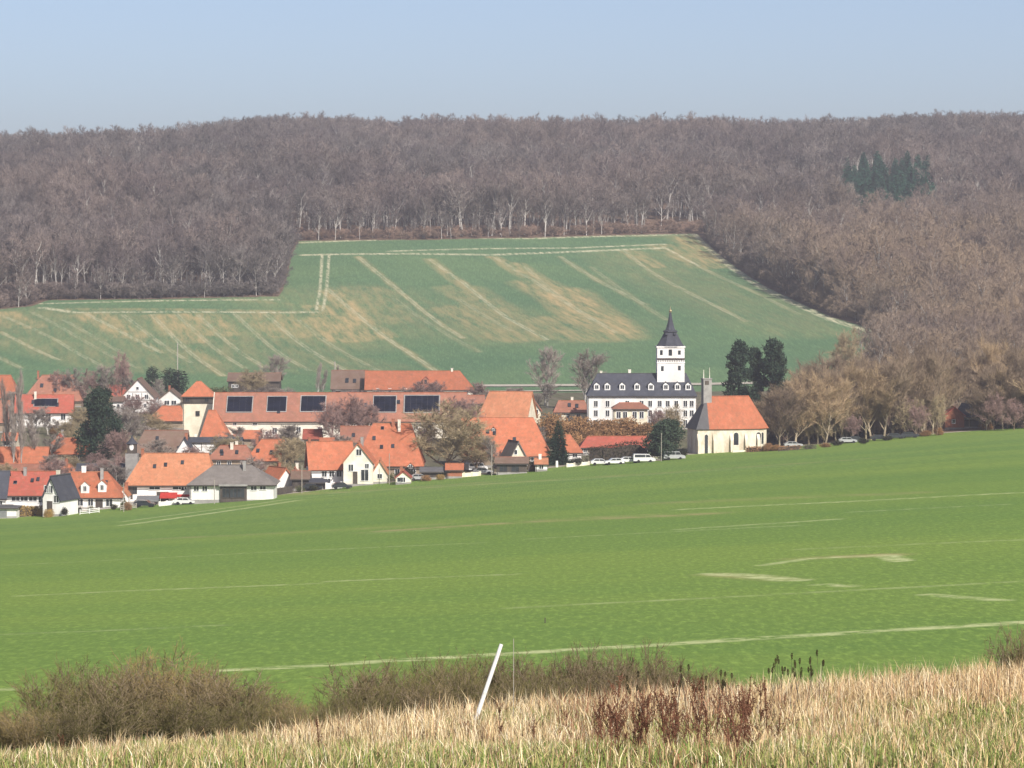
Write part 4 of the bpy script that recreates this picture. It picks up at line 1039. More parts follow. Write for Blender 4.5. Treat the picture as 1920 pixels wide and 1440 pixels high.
# --- barns in the middle
h = House('barn', 'tall barn with pale peach tiled roof and cream gable left of the brown hedges', 'barn', 897, 1006, 812, 784, 735, 11, wall='cream', roof='tile_peach', rot=-14, gable_mat='cream', hips=(1.5, 0)); h.wins((990, 792, .8, 1), (960, 794, .8, 1)); 
h = House('farm_house', 'small cream gabled house right of the peach roofed barn', 'house', 988, 1014, 800, 768, 750, 7, kind='front', wall='cream', roof='tile_dull'); h.wins((996, 772, .8, 1.1), (1006, 772, .8, 1.1), (1001, 760, .6, .8))
h = House('barn', 'big barn with wide orange roof behind the open grey sheds by the field', 'barn', 868, 1030, 876, 852, 784, 15, wall='tan_wall', roof='tile_orange', hips=(0, 3.6), over=.5); h.wins((960, 858, 1, 1), (1000, 860, 1, 1)); h.dormer(925, 800, 808, 1.2, 'dark_wood', ww=.5, wh=.5)
h = House('lean_to_house', 'small cream gable with grey roof tucked against the big orange barn', 'annex', 940, 986, 882, 856, 829, 6, kind='front', rot=20, wall='cream', roof='tile_grey'); h.wins((958, 848, .7, 1), (968, 866, 1, 1))
h = House('wooden_shed', 'open brown plank shed at the field edge below the cream annex', 'shed', 931, 988, 889, 868, 858, 5, wall='dark_wood', roof='tile_brown'); h.wins((944, 878, 1.6, 1.4), (966, 878, 1.6, 1.4), frame='dark_frame')
h = House('farm_house', 'large house with steep orange roof sweeping low right of the cream gable', 'house', 667, 790, 899, 870, 795, 17, wall='tan_wall', roof='tile_orange', hips=(3.5, 2.5), over=.6)
h.chimney(735, 1.0, .7, -.5); h.dormer(770, 868, 874, 2.0, 'cream', ww=.7, wh=.7); h.wins((745, 884, 1, 1), (775, 884, 1, 1)); h.panel(712, 800, 718, 806, name='skylight')
# --- cream gable house
h = House('dwelling_house', 'house with orange roof and dark timbered left gable joined to a cream gable', 'house', 572, 664, 912, 878, 829, 9, wall='white', roof='tile_orange', rot=9, gable_mat='dark_wood')
h.wins((604, 889, 1, 1.2), (618, 889, 1, 1.2), (632, 889, 1, 1.2), (648, 886, 1, 1.1), (610, 903, 1.3, 1.2)); h.chimney(580, .8)
h = House('gable_house', 'tall cream gable house facing the field with dark windows and pointed roof', 'house', 644, 699, 911, 865, 831, 10, kind='front', wall='ivory', roof='tile_orange')
h.wins((673, 848, 1.1, 1.3), (658, 877, 1.0, 1.4), (684, 891, 1.6, 2.4), (688, 874, .8, 1)); h.door(666, 884, 907, 1.0)
h = House('porch', 'small cream gabled porch right of the tall cream gable house', 'porch', 699, 726, 907, 884, 863, 5, kind='front', wall='ivory', roof='tile_peach'); h.win(712, 893, 1, 1)
# --- row at the field, leftwards
h = House('gable_house', 'small white gable house with orange roof between grey bungalow and dark shed', 'house', 488, 554, 921, 903, 879, 7, kind='front', rot=33, wall='white', roof='tile_orange')
h = House('bungalow', 'long white bungalow with grey hipped roof and dark central porch at the field edge', 'bungalow', 356, 513, 941, 906, 873, 11, wall='white', roof='tile_grey', hips=(4.5, 5), over=.7)
h.wins((368, 916, 1.0, 1.0), (384, 916, 1.0, 1.0), (476, 914, 1.2, 1.1), (493, 913, 1.2, 1.1))
m = MB(); m.box(h.u(413), h.u(463), -h.D / 2 - .5, -h.D / 2 - .004, 0, h.v(912)); m.build('porch', M['dark_wood'], h.root)
for px in (424, 438, 452): h.win(px, 924, 1.4, 1.8, frame='dark_frame', y=-h.D / 2 - .5)
m = MB(); m.box(h.u(411), h.u(465), -h.D / 2 - 1.2, -h.D / 2 - .01, h.v(911), h.v(907.5)); m.build('porch_beam', M['grey_wall'], h.root)
h = House('farm_building', 'white farm building with big smooth orange roof left of the grey bungalow', 'farm building', 238, 398, 944, 905, 851, 12, wall='white', roof='tile_peach', hips=(3.0, 1.2), over=.7)
h.wins((252, 918, .9, 1.6, 'window', 'dark_frame'), (290, 914, 2.2, .9), (335, 914, 2.4, .9), (345, 914, 1, .9)); h.door(243, 912, 936, 1.3)
h.door(305, 922, 942, 2.5, name='barn_door'); h.chimney(262, .9)
h = House('villa', 'white house with orange roof and two tall white oval dormers', 'house', 128, 226, 955, 930, 886, 10, wall='white', roof='tile_orange', hips=(0, 3.2), over=.5)
h.dormer(159, 902, 924, 1.75, ww=.6, wh=1.0); h.dormer(191, 900, 922, 1.75, ww=.6, wh=1.0); h.chimney(152, 1.1, .9, .3, 'white')
h.wins((150, 940, 1.2, 1.8), (170, 941, 1, 1.6), (205, 940, 1.3, 2.0)); h.door(186, 934, 952, 1.5)
h = House('gable_house', 'narrow white gable house with dark solar roof side, left of the two dormers', 'house', 84, 143, 968, 932, 894, 8, kind='front', rot=-20, wall='white', roof='slate')
h.wins((112, 918, 1, 1.4), (104, 918, 1, 1.4), (124, 936, 1, 1.4)); h.door(110, 940, 962, 1.2)
h = House('dwelling_house', 'white house with large brick red roof at the left edge of the field', 'house', 6, 94, 964, 926, 885, 11, wall='white', roof='tile_red', over=.6)
h.wins((30, 935, 1.8, .9), (45, 935, 1.6, .9), (62, 935, 1.6, .9), (78, 937, 1.2, 1.2)); h.panel(22, 902, 29, 908, name='skylight')
m = MB(); m.box(h.u(30), h.u(70), -h.D / 2 - 3.0, -h.D / 2 - .01, h.v(951), h.v(949)); [m.box(h.u(p), h.u(p) + .15, -h.D / 2 - 2.9, -h.D / 2 - 2.75, 0, h.v(951)) for p in (31, 50, 68)]; m.build('awning', M['metal_grey'], h.root)
h = House('annex', 'narrow slate roofed annex cut off by the left picture edge', 'annex', -40, 10, 966, 932, 884, 9, wall='white', roof='slate', Y=None); h.wins((0, 944, 1, 1))
h = House('garage', 'white flat garage in front of the red roofed house at far left', 'garage', -12, 31, 972, 952, 948, 5, wall='white', roof='slate_pale', hips=(1, 1)); h.door(2, 956, 970, 2.4, 'metal_grey', 'garage_door')
h = House('workshop', 'long dark blue slate roof behind the villa with two dormers', 'workshop', 143, 236, 908, 893, 870, 9, wall='grey_wall', roof='slate'); h.panel(150, 874, 228, 888)
# row behind
h = House('barn', 'low barn with dull red roof behind the brick red roof at far left', 'barn', -30, 104, 905, 893, 870, 10, wall='tan_wall', roof='tile_dull')
h = House('dwelling_house', 'small house with light orange roof between red roof and slate roof', 'house', 100, 146, 905, 897, 871, 8, wall='cream', roof='tile_orange', hips=(2, 2)); h.chimney(120)
h = House('terrace_house', 'long orange roofed building at left edge behind slim pale trees', 'house', -30, 84, 885, 874, 839, 10, wall='tan_wall', roof='tile_orange', over=.5); h.wins((60, 879, .8, .8))
h = House('dwelling_house', 'house with orange roof ending in a hip, left of the big fir', 'house', 78, 163, 866, 850, 822, 9, wall='tan_wall', roof='tile_orange', hips=(3, 0)); h.dormer(85, 850, 858, 1.2, 'cream', ww=.5, wh=.6); h.wins((120, 857, .9, .9), (145, 857, .9, .9))
h = House('dwelling_house', 'white house with red roof and black solar panels in the upper left', 'house', 30, 138, 801, 772, 741, 10, wall='white', roof='tile_red', rot=5, gable_mat='white', over=.6)
h.panel(64, 748, 110, 763); h.wins((58, 783, 1.2, 1.6), (92, 783, 1.4, 2.2), (120, 782, 1.2, 1.6), (75, 781, 1, 1)); h.chimney(100, .8)
h = House('old_barn', 'broad faded orange hipped roof at upper left behind the solar roofed house', 'barn', 42, 152, 764, 750, 704, 14, wall='tan_wall', roof='tile_dull', hips=(5, 3)); h.chimney(66)
h = House('terrace_house', 'orange roofed house cut off by the left edge of the picture, high up', 'house', -50, 32, 762, 744, 704, 10, wall='tan_wall', roof='tile_orange', hips=(0, 2.5)); 
h = House('terrace_house', 'dull red roofed house at the left edge just below the high orange roof', 'house', -50, 14, 812, 790, 752, 9, wall='tan_wall', roof='tile_dull')
# half timbered house
h = House('half_timbered_house', 'white half timbered gable house high on the left below two dark trees', 'house', 228, 290, 775, 744, 711, 11, kind='front', wall='white', roof='tile_brown')
h.wins((241, 744, 1, 1.2), (258, 744, 1, 1.3), (275, 744, 1, 1.2), (258, 728, .7, .8), (246, 760, .8, 1), (272, 760, .8, 1))
h.beams([(231, 751, 287, 751), (249, 750, 249, 737), (266, 750, 266, 737), (240, 735, 277, 735), (235, 750, 241, 738), (282, 750, 276, 738)])
h = House('low_wing', 'low white wing joining the half timbered house to the white rounded gable', 'annex', 286, 304, 768, 755, 747, 6, wall='white', roof='tile_brown')
h = House('gable_house', 'small white gable house with dark windows right of the half timbered house', 'house', 298, 341, 768, 748, 731, 9, kind='front', wall='white', roof='tile_brown'); h.wins((313, 755, 1.4, 1.2), (326, 755, 1.4, 1.2))
h = House('low_wing', 'small white wing on the left side of the half timbered house', 'annex', 210, 230, 780, 752, 744, 6, wall='white', roof='tile_brown'); h.win(222, 762, .7, 1.2)
h = House('red_barn', 'red tiled roof just left of the half timbered house beside the fir', 'barn', 196, 238, 752, 741, 722, 9, wall='tan_wall', roof='tile_red')
h = House('farm_shed', 'small shed with orange hipped roof below the white rounded gable', 'shed', 278, 346, 806, 788, 762, 10, wall='tan_wall', roof='tile_orange', hips=(3.2, 1.5)); 
h = House('gate_tower', 'square cream tower house with orange pyramid roof and dark timber storey', 'tower house', 343, 399, 826, 741, 716, 7.5, wall='cream', roof='tile_orange', hips=(3.2, 3.2), over=.5)
m = MB(); m.box(-h.L / 2 - .08, h.L / 2 + .08, -h.D / 2 - .12, -h.D / 2 - .004, h.v(757), h.E - .1); m.build('timber_storey', M['dark_wood'], h.root); h.wins((352, 749, .9, 1), (388, 749, .9, 1), (371, 775, .8, 1), y=-h.D / 2 - .12, frame='dark_frame')
h = House('stable', 'steep orange roof leaning against the right side of the cream tower house', 'stable', 376, 428, 838, 822, 770, 11, wall='tan_wall', roof='tile_orange', hips=(1.5, 3.5))
# the great barn with solar panels
h = House('solar_barn', 'very long red roofed barn carrying five dark blocks of solar panels', 'barn', 402, 872, 826, 788, 737, 15, wall='ivory', roof='tile_dull', over=.5)
for a, b, c, d in ((422, 743, 472, 774), (498, 743, 536, 773), (561, 742, 610, 773), (698, 742, 743, 774), (756, 741, 825, 775)): h.panel(a, b, c, d)
h.wins((440, 795, .8, .6), (478, 795, 1, .5), (515, 808, 1.1, 1.6), (500, 812, .6, .6), (560, 806, 1, 1.4), (600, 806, 1, 1.4), (720, 800, 1, 1.2), (780, 800, 1, 1.2)); h.door(545, 800, 822, 1.8)
m = MB(); q = [Vector((-h.L / 2 - .55, -h.wb - .52, h.e)), Vector((-h.L / 2 - .55, 0, h.rz + .1)), Vector((-h.L / 2 - .55, 0, h.rz - .5)), Vector((-h.L / 2 - .55, -h.wb - .4, h.e - .6))]; m.prism(q, (-.2, 0, 0)); m.build('bargeboard', M['ivory'], h.root)
h = House('farm_house', 'long farmhouse with orange red half hipped roof at the back by the hill field', 'farmhouse', 686, 886, 752, 729, 696, 12, wall='ivory', roof='tile_orange', hips=(0, 4), over=.5)
h.wins((708, 731.5, .8, .9), (731, 731.5, .8, .9), (760, 731.5, .8, .9), (874, 738, 1, 1.2)); h.dormer(798, 706, 722, 1.8, 'tile_dull', ww=.6, wh=1.2, frame='dark_frame', rm='tile_red'); h.chimney(847, .7, .6, 0, 'ivory')
h = House('barn', 'barn with dark grey brown roof joined to the left end of the back farmhouse', 'barn', 622, 687, 750, 728, 695, 12, wall='grey_wall', roof='tile_brown'); h.door(612 + 22, 732, 748, 1.5)
h = House('cattle_shed', 'long low weathered brown building at the back behind the solar barn', 'shed', 428, 524, 741, 714, 700, 9, wall='dark_wood', roof='tile_brown'); h.wins((437, 724, .8, .8), (444, 724, .8, .8))
h = House('annex', 'low tiled annex with dark eave at the right end of the solar barn', 'annex', 862, 906, 800, 756, 742, 9, wall='tan_wall', roof='tile_dull'); 
h = House('annex', 'low pinkish outbuilding behind the peach roofed barn', 'annex', 866, 905, 812, 782, 765, 9, wall='cream', roof='tile_dull')
h = House('brown_roofed_barn', 'broad brown red roof behind the white farm building and left of the black beams', 'barn', 250, 346, 872, 849, 808, 13, wall='tan_wall', roof='tile_brown', hips=(2, 0))
h = House('timber_house', 'white house with black beams and dark roof behind the big peach roof', 'house', 322, 412, 868, 850, 822, 8, wall='white', roof='slate', rot=8); h.wins((352, 857, 1, .8), (380, 856, 1, .8))
m = MB()
h = House('gable_house', 'narrow white gable with black bargeboards in front of the black beamed house', 'house', 330, 362, 874, 846, 821, 5, kind='front', wall='white', roof='slate'); h.wins((346, 848, .8, .9))
h = House('timber_annex', 'white wall band with black beams and dark eaves below the tower house', 'annex', 356, 452, 866, 829, 821, 6, wall='white', roof='slate', over=.3); h.beams([(378, 829, 378, 846), (408, 829, 408, 846), (360, 831, 376, 846), (430, 829, 430, 846)])
h = House('small_house', 'tan house with low dull orange roof above the grey bungalow', 'house', 390, 472, 885, 860, 836, 8, wall='tan_wall', roof='tile_dull', hips=(2.5, 1.5)); h.wins((410, 868, .8, .8), (430, 868, .8, .8), (455, 868, .8, .8)); h.chimney(433, .6, .7, -1, 'ivory')
h = House('small_house', 'small house with bright orange roof and white gable window above the bungalow', 'house', 466, 534, 882, 862, 825, 9, wall='tan_wall', roof='tile_orange', hips=(2.5, 0), rot=-6); h.win(494, 867, .9, .9); h.chimney(448 + 34, .8)
h = House('row_building', 'low orange roofed strip directly below the cream wall of the solar barn', 'shed', 440, 486, 840, 822, 808, 7, wall='tan_wall', roof='tile_orange')
h = House('shed', 'small red roofed shed right of the opening in the cream barn wall', 'shed', 570, 600, 842, 822, 806, 6, wall='tan_wall', roof='tile_red')
h = House('wooden_shed', 'dark wooden shed between small white gable and orange roofed house', 'shed', 548, 578, 920, 897, 884, 6, wall='dark_wood', roof='tile_brown'); 
h = House('carport', 'dark carport beside the white gable at the field edge', 'carport', 566, 612, 918, 904, 898, 5, wall='dark_wood', roof='slate', hips=(.8, .8))
h = House('garden_shed', 'low dark garden shed under the spreading olive tree by the field', 'shed', 790, 842, 899, 884, 877, 5, wall='dark_wood', roof='slate_pale')
h = House('red_shed', 'small orange red shed right of the spreading tree near the parked cars', 'shed', 838, 866, 897, 880, 870, 5, wall='brick', roof='tile_orange')
h = House('old_cottage', 'red brown roofed cottage among bare trees behind the big orange barn', 'cottage', 640, 700, 850, 828, 800, 8, wall='tan_wall', roof='tile_dull')
h = House('back_house', 'mauve brown roofed house left of the white manor', 'house', 1040, 1104, 800, 772, 752, 9, wall='cream', roof='tile_dull', hips=(1, 1)); h.wins((1050, 780, .9, 1), (1065, 780, .9, 1), (1085, 780, .9, 1))
h = House('orange_lean_to', 'orange roof sloping down right behind the dark spruce', 'shed', 1052, 1090, 864, 846, 816, 7, wall='white', roof='tile_orange', hips=(0, 2.5)); h.win(1078, 853, 1, 1)

for a in ((150, 172, 925, 912, 898, 6, 'front', 'white', 'tile_orange', 'tiny white gable peeping up behind the villa roof with dormers'),
          (222, 240, 950, 928, 916, 6, 'front', 'white', 'tile_peach', 'narrow white gable squeezed between the villa and the farm building'),
          (100, 122, 842, 828, 815, 6, 'front', 'white', 'tile_red', 'small white gable house left of the huge fir, above the orange hip roof'),
          (4, 30, 842, 826, 812, 7, 'side', 'cream', 'tile_orange', 'small orange roofed cottage at left edge above the long orange roof'),
          (434, 462, 862, 846, 828, 6, 'front', 'white', 'slate', 'small white gable with dark roof edges above the dull orange roof'),
          (540, 566, 905, 892, 878, 6, 'front', 'cream', 'tile_dull', 'small cream gable behind the dark wooden shed'),
          (600, 628, 850, 836, 822, 7, 'side', 'ivory', 'tile_orange', 'small orange roof in front of the cream barn wall beside purple trees'),
          (500, 530, 848, 836, 822, 7, 'side', 'white', 'tile_peach', 'small light roofed cottage below the open door of the solar barn'),
          (348, 376, 898, 886, 872, 6, 'front', 'ivory', 'tile_orange', 'small ivory gable between the big peach roof and dull orange roof'),
          (742, 770, 908, 895, 884, 5, 'front', 'cream', 'tile_red', 'small cream gable in front of the low sweeping orange roof'),
          (866, 890, 880, 866, 853, 6, 'front', 'white', 'tile_dull', 'small white gable among the bare trees left of the orange barn'),
          (1004, 1026, 884, 870, 860, 5, 'side', 'white', 'tile_peach', 'tiny white cottage left of the dark spruce by the field')):
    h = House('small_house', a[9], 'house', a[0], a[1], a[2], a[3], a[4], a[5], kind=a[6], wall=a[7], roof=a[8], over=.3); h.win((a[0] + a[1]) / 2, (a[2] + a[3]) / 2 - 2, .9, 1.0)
    if a[1] - a[0] > 24: h.win(a[0] + 6, (a[2] + a[3]) / 2 - 2, .7, .9)
# small dark cupola left of the peach roof
Y = 775.0; x, z = at(248, 905, Y); z = float(H(x, Y)); rt = empty('bell_tower', (x, Y, z)); tag(rt, 'thin dark little bell tower with white clock-like opening and pointed cap', 'bell tower')
zz = lambda py: ray(248, py)[1] * Y - z
m = MB(); m.box(-1.4, 1.4, -1.4, 1.4, -1, zz(850)); m.build('tower_base', M['grey_wall'], rt)
m = MB(); m.box(-1.0, 1.0, -1.0, 1.0, zz(850), zz(832)); m.build('belfry', M['dark_wood'], rt)
m = MB(); m.lathe([(zz(832), 1.5), (zz(828), .9), (zz(822), .35), (zz(816), .05)], 8); m.build('cap', M['slate'], rt)
m = MB(); m.prism([(.5 * math.cos(a * math.pi / 6), -1.01, zz(838) + .75 * math.sin(a * math.pi / 6)) for a in range(12)], (0, -.06, 0)); m.build('opening', M['white'], rt)

# ------------------------------------------------------------------ cars, posts, awnings, hedge
def car_meshes(kind):
    L, Wd, Hh = (4.4, 1.75, 1.45) if kind == 'car' else (5.0, 1.9, 1.95)
    if kind == 'car': prof_ = [(-2.2, .35), (2.2, .35), (2.22, .7), (2.05, .85), (1.15, .95), (.55, 1.42), (-1.2, 1.45), (-1.95, 1.0), (-2.2, .92)]
    else: prof_ = [(-2.5, .35), (2.5, .35), (2.5, .85), (2.2, 1.05), (1.6, 1.15), (1.1, 1.9), (-2.35, 1.95), (-2.5, 1.7)]
    b = MB(); b.loft([[(a, y * sc_, z) for a, z in [(p[0], p[1]) for p in prof_]] for y, sc_ in ((-Wd / 2, 1), (-Wd / 2 + .08, 1), (Wd / 2 - .08, 1), (Wd / 2, 1))])
    g = MB()
    if kind == 'car': sides = [[(1.0, .97), (.5, 1.35), (-.25, 1.37), (-.25, .97)], [(-.35, .97), (-.35, 1.37), (-1.15, 1.38), (-1.6, 1.02)]]
    else: sides = [[(1.5, 1.2), (1.1, 1.75), (.3, 1.78), (.3, 1.2)], [(.2, 1.2), (.2, 1.78), (-2.2, 1.8), (-2.2, 1.2)]]
    for q in sides:
        for sy in (-1, 1): g.prism([(a, sy * (Wd / 2 + .003), z) for a, z in q], (0, sy * .015, 0))
    w = MB()
    wh = []
    for sx in (1.35, -1.35):
        for sy in (-1, 1):
            m = MB(); y0 = sy * (Wd / 2 - .18); ring = lambda y: [(.32 * math.cos(i * math.pi / 6), y, .32 * math.sin(i * math.pi / 6)) for i in range(12)]
            m.loft([ring(-.11), ring(.11)]); wh.append((sx, sy * (Wd / 2 - .06), m.mesh('wheel', M['tyre'])))
    return b, g.mesh('window_glass', M['pane']), wh
CARS = {}
def car(px, py, paintm, label, kind='car', rot=0, group=None):
    Y = vhit(px, py) if isinstance(py, (int, float)) else py[0]
    x = (px - 960) / F * Y; z = float(H(x, Y))
    if (kind, paintm) not in CARS:
        b, g, w = car_meshes(kind); CARS[(kind, paintm)] = (b.mesh('car_body', M[paintm]), g, w)
    b, g, w = CARS[(kind, paintm)]
    o = empty('parked_car', (x, Y, z + .02), R(rot)); tag(o, label, 'car', group)
    link('body', b, o); link('side_windows', g, o)
    for sx, sy, me in w: link('wheel', me, o, (sx, sy, .32))
GW = 'white cars parked under the dark hedge'
car(1126, 872, 'car_white', 'white car under the dark hedge, leftmost of four', rot=4, group=GW)
car(1152, 871, 'car_white', 'white car under the dark hedge, second of four from the left', rot=-172, group=GW)
car(1180, 868.5, 'car_white', 'white car under the dark hedge, third of four from the left', rot=6, group=GW)
car(1208, 867, 'car_white', 'long white van under the dark hedge, nearest the big evergreen', 'van', 5, GW)
car(1264, 862, 'car_silver', 'silver grey estate car parked between the round evergreen and the church', 'van', 8)
car(893, 883, 'car_white', 'white van with dark windows near the tree trunk at the field edge', 'van', 30)
car(905, 889, 'car_silver', 'silver car in front of the white van near the tree trunk', rot=8)
car(848, 893, 'car_dark', 'dark car parked right of the spreading olive tree by the field', rot=5)
car(815, 897, 'car_dark', 'dark car parked under the spreading olive tree', rot=3)
car(786, 901, 'car_silver', 'grey car parked in front of the steep orange roofed house', rot=6)
for i, (px, py, t) in enumerate(((1606, 829, 'car_dark'), (1650, 826, 'car_dark'), (1680, 823, 'car_dark'), (1706, 821, 'car_dark'), (1590, 831, 'car_silver'))):
    car(px, py, t, ['dark car parked beneath the avenue trees, leftmost dark one', 'dark car beneath the avenue trees, second dark one from the left', 'dark car beneath the avenue trees, second dark one from the right', 'dark car beneath the avenue trees, nearest the brick gable', 'grey car beneath the avenue trees, left of all the dark ones'][i], rot=5, group='cars parked under the avenue')
car(1488, 839, 'car_silver', 'silver car between trunks just right of the church', rot=5)
def hedge(name, pts, base_off, label, mat, w=1.6, seed=1, dens=90, cat='hedge', fs=.3, group=None):
    """clipped hedge: a dark twig core with leaf faces all over it; pts = (px, base, top)"""
    rg = np.random.default_rng(seed); X = []; core = []
    W = [(at(px, b, vhit(px, b))[0], vhit(px, b), b, t) for px, b, t in pts]
    x0, y0 = W[0][0], W[0][1]; z00 = float(H(x0, y0))
    P = []
    for (xa, ya, ba, ta), (xb, yb, bb, tb) in zip(W[:-1], W[1:]):
        L = math.hypot(xb - xa, yb - ya); n = int(L * dens)
        u = rg.random(n); cx, cy = xa + (xb - xa) * u, ya + (yb - ya) * u
        g = H(cx, cy); top = ray(960, ta + (tb - ta) * 0)[1] * 0 + (ray(960, ta)[1] * (1 - u) + ray(960, tb)[1] * u) * cy
        hh = top - g; a = rg.random(n) * 2 * np.pi
        zz_ = np.clip(rg.random(n) * 1.15, 0, 1); rad = np.sqrt(np.clip(1 - (zz_ * .9) ** 4, 0, 1)) * (.85 + .2 * rg.random(n)) * w / 2
        P.append(np.c_[cx + np.cos(a) * rad, cy + np.sin(a) * rad, g + zz_ * hh * (1 + .05 * rg.normal(size=n))])
        core.append(((xa, ya, float(H(xa, ya)), float(top[0]) if n else 0), 0))
    P = np.concatenate(P) - [x0, y0, z00]; D = rg.normal(size=P.shape) + [0, 0, .2]; D /= np.linalg.norm(D, axis=1, keepdims=True)
    V, T = blades_np(P, D, fs * (.5 + rg.random(len(P))), np.full(len(P), fs * .7), rg)
    o = empty(name, (x0, y0, z00)); link('leaves', mesh_np('hedge_leaves', V, T, None, [M[mat]]), o)
    m = MB()
    for (xa, ya, ba, ta), (xb, yb, bb, tb) in zip(W[:-1], W[1:]):
        za, zb = float(H(xa, ya)), float(H(xb, yb)); ha = ray(960, ta)[1] * ya - za; hb = ray(960, tb)[1] * yb - zb
        d = Vector((xb - xa, yb - ya, 0)); n = Vector((-d.y, d.x, 0)).normalized() * w * .28
        A = Vector((xa - x0, ya - y0, za - z00)); B = Vector((xb - x0, yb - y0, zb - z00))
        m.loft([[A - n, A + n, A + n * .7 + Vector((0, 0, ha * .85)), A - n * .7 + Vector((0, 0, ha * .85))], [B - n, B + n, B + n * .7 + Vector((0, 0, hb * .85)), B - n * .7 + Vector((0, 0, hb * .85))]])
    m.build('branches', M['bark_dark'], o)
    return tag(o, label, cat, group)
hedge('clipped_hedge', [(1106, 867, 841), (1130, 866, 838), (1160, 864, 834), (1178, 863, 829), (1200, 862, 830), (1216, 861, 846)], 0, 'long dark clipped hedge rising to a hump behind the white cars', 'hedge_dark', 3.2, 2, 260)
hedge('garden_hedge', [(1400, 848, 838), (1440, 846, 838), (1500, 842, 836)], 0, 'low brown hedge at the foot of the trees right of the church', 'hedge_brown', 1.2, 3, 120)
hedge('garden_hedge', [(36, 969, 950), (62, 967, 951), (90, 966, 949)], 0, 'golden brown hedge at the field corner before the red roofed house', 'hedge_yellow', 1.6, 4, 260)
def awning(px0, px1, base, top, mat, label, sag=1.2, name='garden_awning'):
    Y = vhit((px0 + px1) / 2, base); k = Y / F; x = ((px0 + px1) / 2 - 960) * k; z = float(H(x, Y)); w = (px1 - px0) * k / 2; h_ = (base - top) * k
    o = empty(name, (x, Y, z)); m = MB(); m.prism([(-w, -.1, h_ - sag * .6), (w, -.1, h_ - sag * .6), (w, 1.6, h_), (-w, 1.6, h_)], (0, 0, .08)); m.prism([(-w, -.1, h_ - sag * .6 + .08), (w, -.1, h_ - sag * .6 + .08), (w, -.1, h_ - sag * .6 - .35), (-w, -.1, h_ - sag * .6 - .35)], (0, -.04, 0)); m.build('cloth', M[mat], o)
    for sx in (-1, 1):
        m = MB(); m.tube((sx * (w - .1), 0, -.2), (sx * (w - .1), 0, h_ - sag * .6), .05, .05, 6); m.build('post', M['frame'], o)
    tag(o, label, 'awning')
awning(298, 330, 945, 925, 'red_cloth', 'red awning in front of the white farm building, left of the other'); awning(330, 358, 943, 922, 'red_cloth', 'red awning in front of the white farm building, beside the bungalow')
awning(254, 296, 947, 931, 'metal_grey', 'grey canopy before the white farm building, left of the red awnings')
def post(name, px, base, top, r, label, mat, cat, Y=None, fn=vhit, top_px=None, cap=None):
    Y = fn(px, base) if Y is None else Y
    x = ray(px, base)[0] * Y; z = float(H(x, Y)); tp = at(top_px if top_px else px, top, Y)
    m = MB(); m.tube((0, 0, -.3), (tp[0] - x, 0, tp[1] - z), r, r * .8, 10)
    o = m.build(name, M[mat], None, (x, Y, z)); tag(o, label, cat); return o, tp
post('pole', 333, 718, 643, .17, 'tall pale pole standing above the dark trees in front of the hill field', 'wood_pole', 'pole')
post('pole', 1044, 876, 864, .35, 'short white bollard on the lane right of the spruce', 'white_paint', 'bollard')
post('pole', 628, 740, 678, .22, 'slim pale pole left of the dark roofed back barn', 'wood_pole', 'pole')
post('field_stake', 1022, 1168, 1158, .03, 'tiny dark stake standing alone in the green field', 'dark_wood', 'stake', fn=hit)

# ------------------------------------------------------------------ village trees
G1 = 'avenue trees right of the church'
k = 0
for row, (pa, pb, ba, bb, ta, tb, n) in enumerate(((1448, 1775, 841, 812, 692, 655, 18), (1425, 1930, 834, 800, 686, 640, 27), (1500, 1960, 815, 790, 668, 612, 24), (1840, 1990, 806, 801, 700, 650, 6))):
    for i in range(n):
        t = (i + .5 + _rng.uniform(-.3, .3)) / n; px = pa + (pb - pa) * t
        base = ba + (bb - ba) * t + _rng.uniform(-2, 1); top = ta + (tb - ta) * t + _rng.uniform(-16, 30) + (14 if px < 1480 else 0)
        if row <= 1 and 1755 < px < 1850: continue
        plant('avenue_tree', 'avenue', px, base, top, ['bare tawny tree in the front row of the avenue right of the church', 'bare tawny tree in the middle of the avenue right of the church', 'bare tawny tree in the back row of the avenue below the wood', 'bare tawny tree at the right picture edge beyond the dark roofed cottage'][row], 'tree', ['front row of the avenue', 'middle row of the avenue', 'back row of the avenue', 'trees at the right edge'][row], width=_rng.uniform(66, 90))
for i in range(34):
    px = 1448 + i * 14.2 + _rng.uniform(-5, 5); b = 829 - (px - 1440) * .068; 
    if 1758 < px < 1850: continue
    plant('hedge_shrub', 'bramble', px, b, b - _rng.uniform(16, 34), 'low dark brown bramble thicket between the trunks of the avenue', 'shrub', 'bramble thickets under the avenue', width=_rng.uniform(26, 40))
for i in range(46):
    px = 1455 + i * 10.2 + _rng.uniform(-6, 6); b = 834 - (px - 1440) * .075; t = b - _rng.uniform(45, 80)
    if 1760 < px < 1848: continue
    b += _rng.uniform(-4, 7)
    plant('avenue_tree', 'purple' if i % 3 else 'round', px, b, t, 'small bare tree with dense brown twigs standing low beneath the taller avenue trees', 'tree', 'small trees beneath the avenue', width=_rng.uniform(30, 44))
for px, b, t, lab in ((1386, 800, 634, 'dark pine behind the church, leftmost of the pines, with ragged layers'), (1416, 795, 648, 'slimmer dark pine behind the church, middle of the pines'), (1448, 796, 629, 'dark pine with round top behind the church, rightmost of the pines')):
    plant('pine_tree', 'pine', px, b, t, lab, 'pine tree', width=54 if px != 1416 else 36)
plant('spruce_tree', 'spruce', 1047, 871, 790, 'dark cone shaped spruce at the field edge left of the hedge', 'spruce', width=44)
plant('evergreen_tree', 'evergreen', 1249, 862, 782, 'big rounded dark evergreen between the hedge and the church', 'evergreen tree', width=66)
plant('fir_tree', 'bigfir', 188, 862, 722, 'huge dark fir among the houses on the left', 'fir tree', width=80)
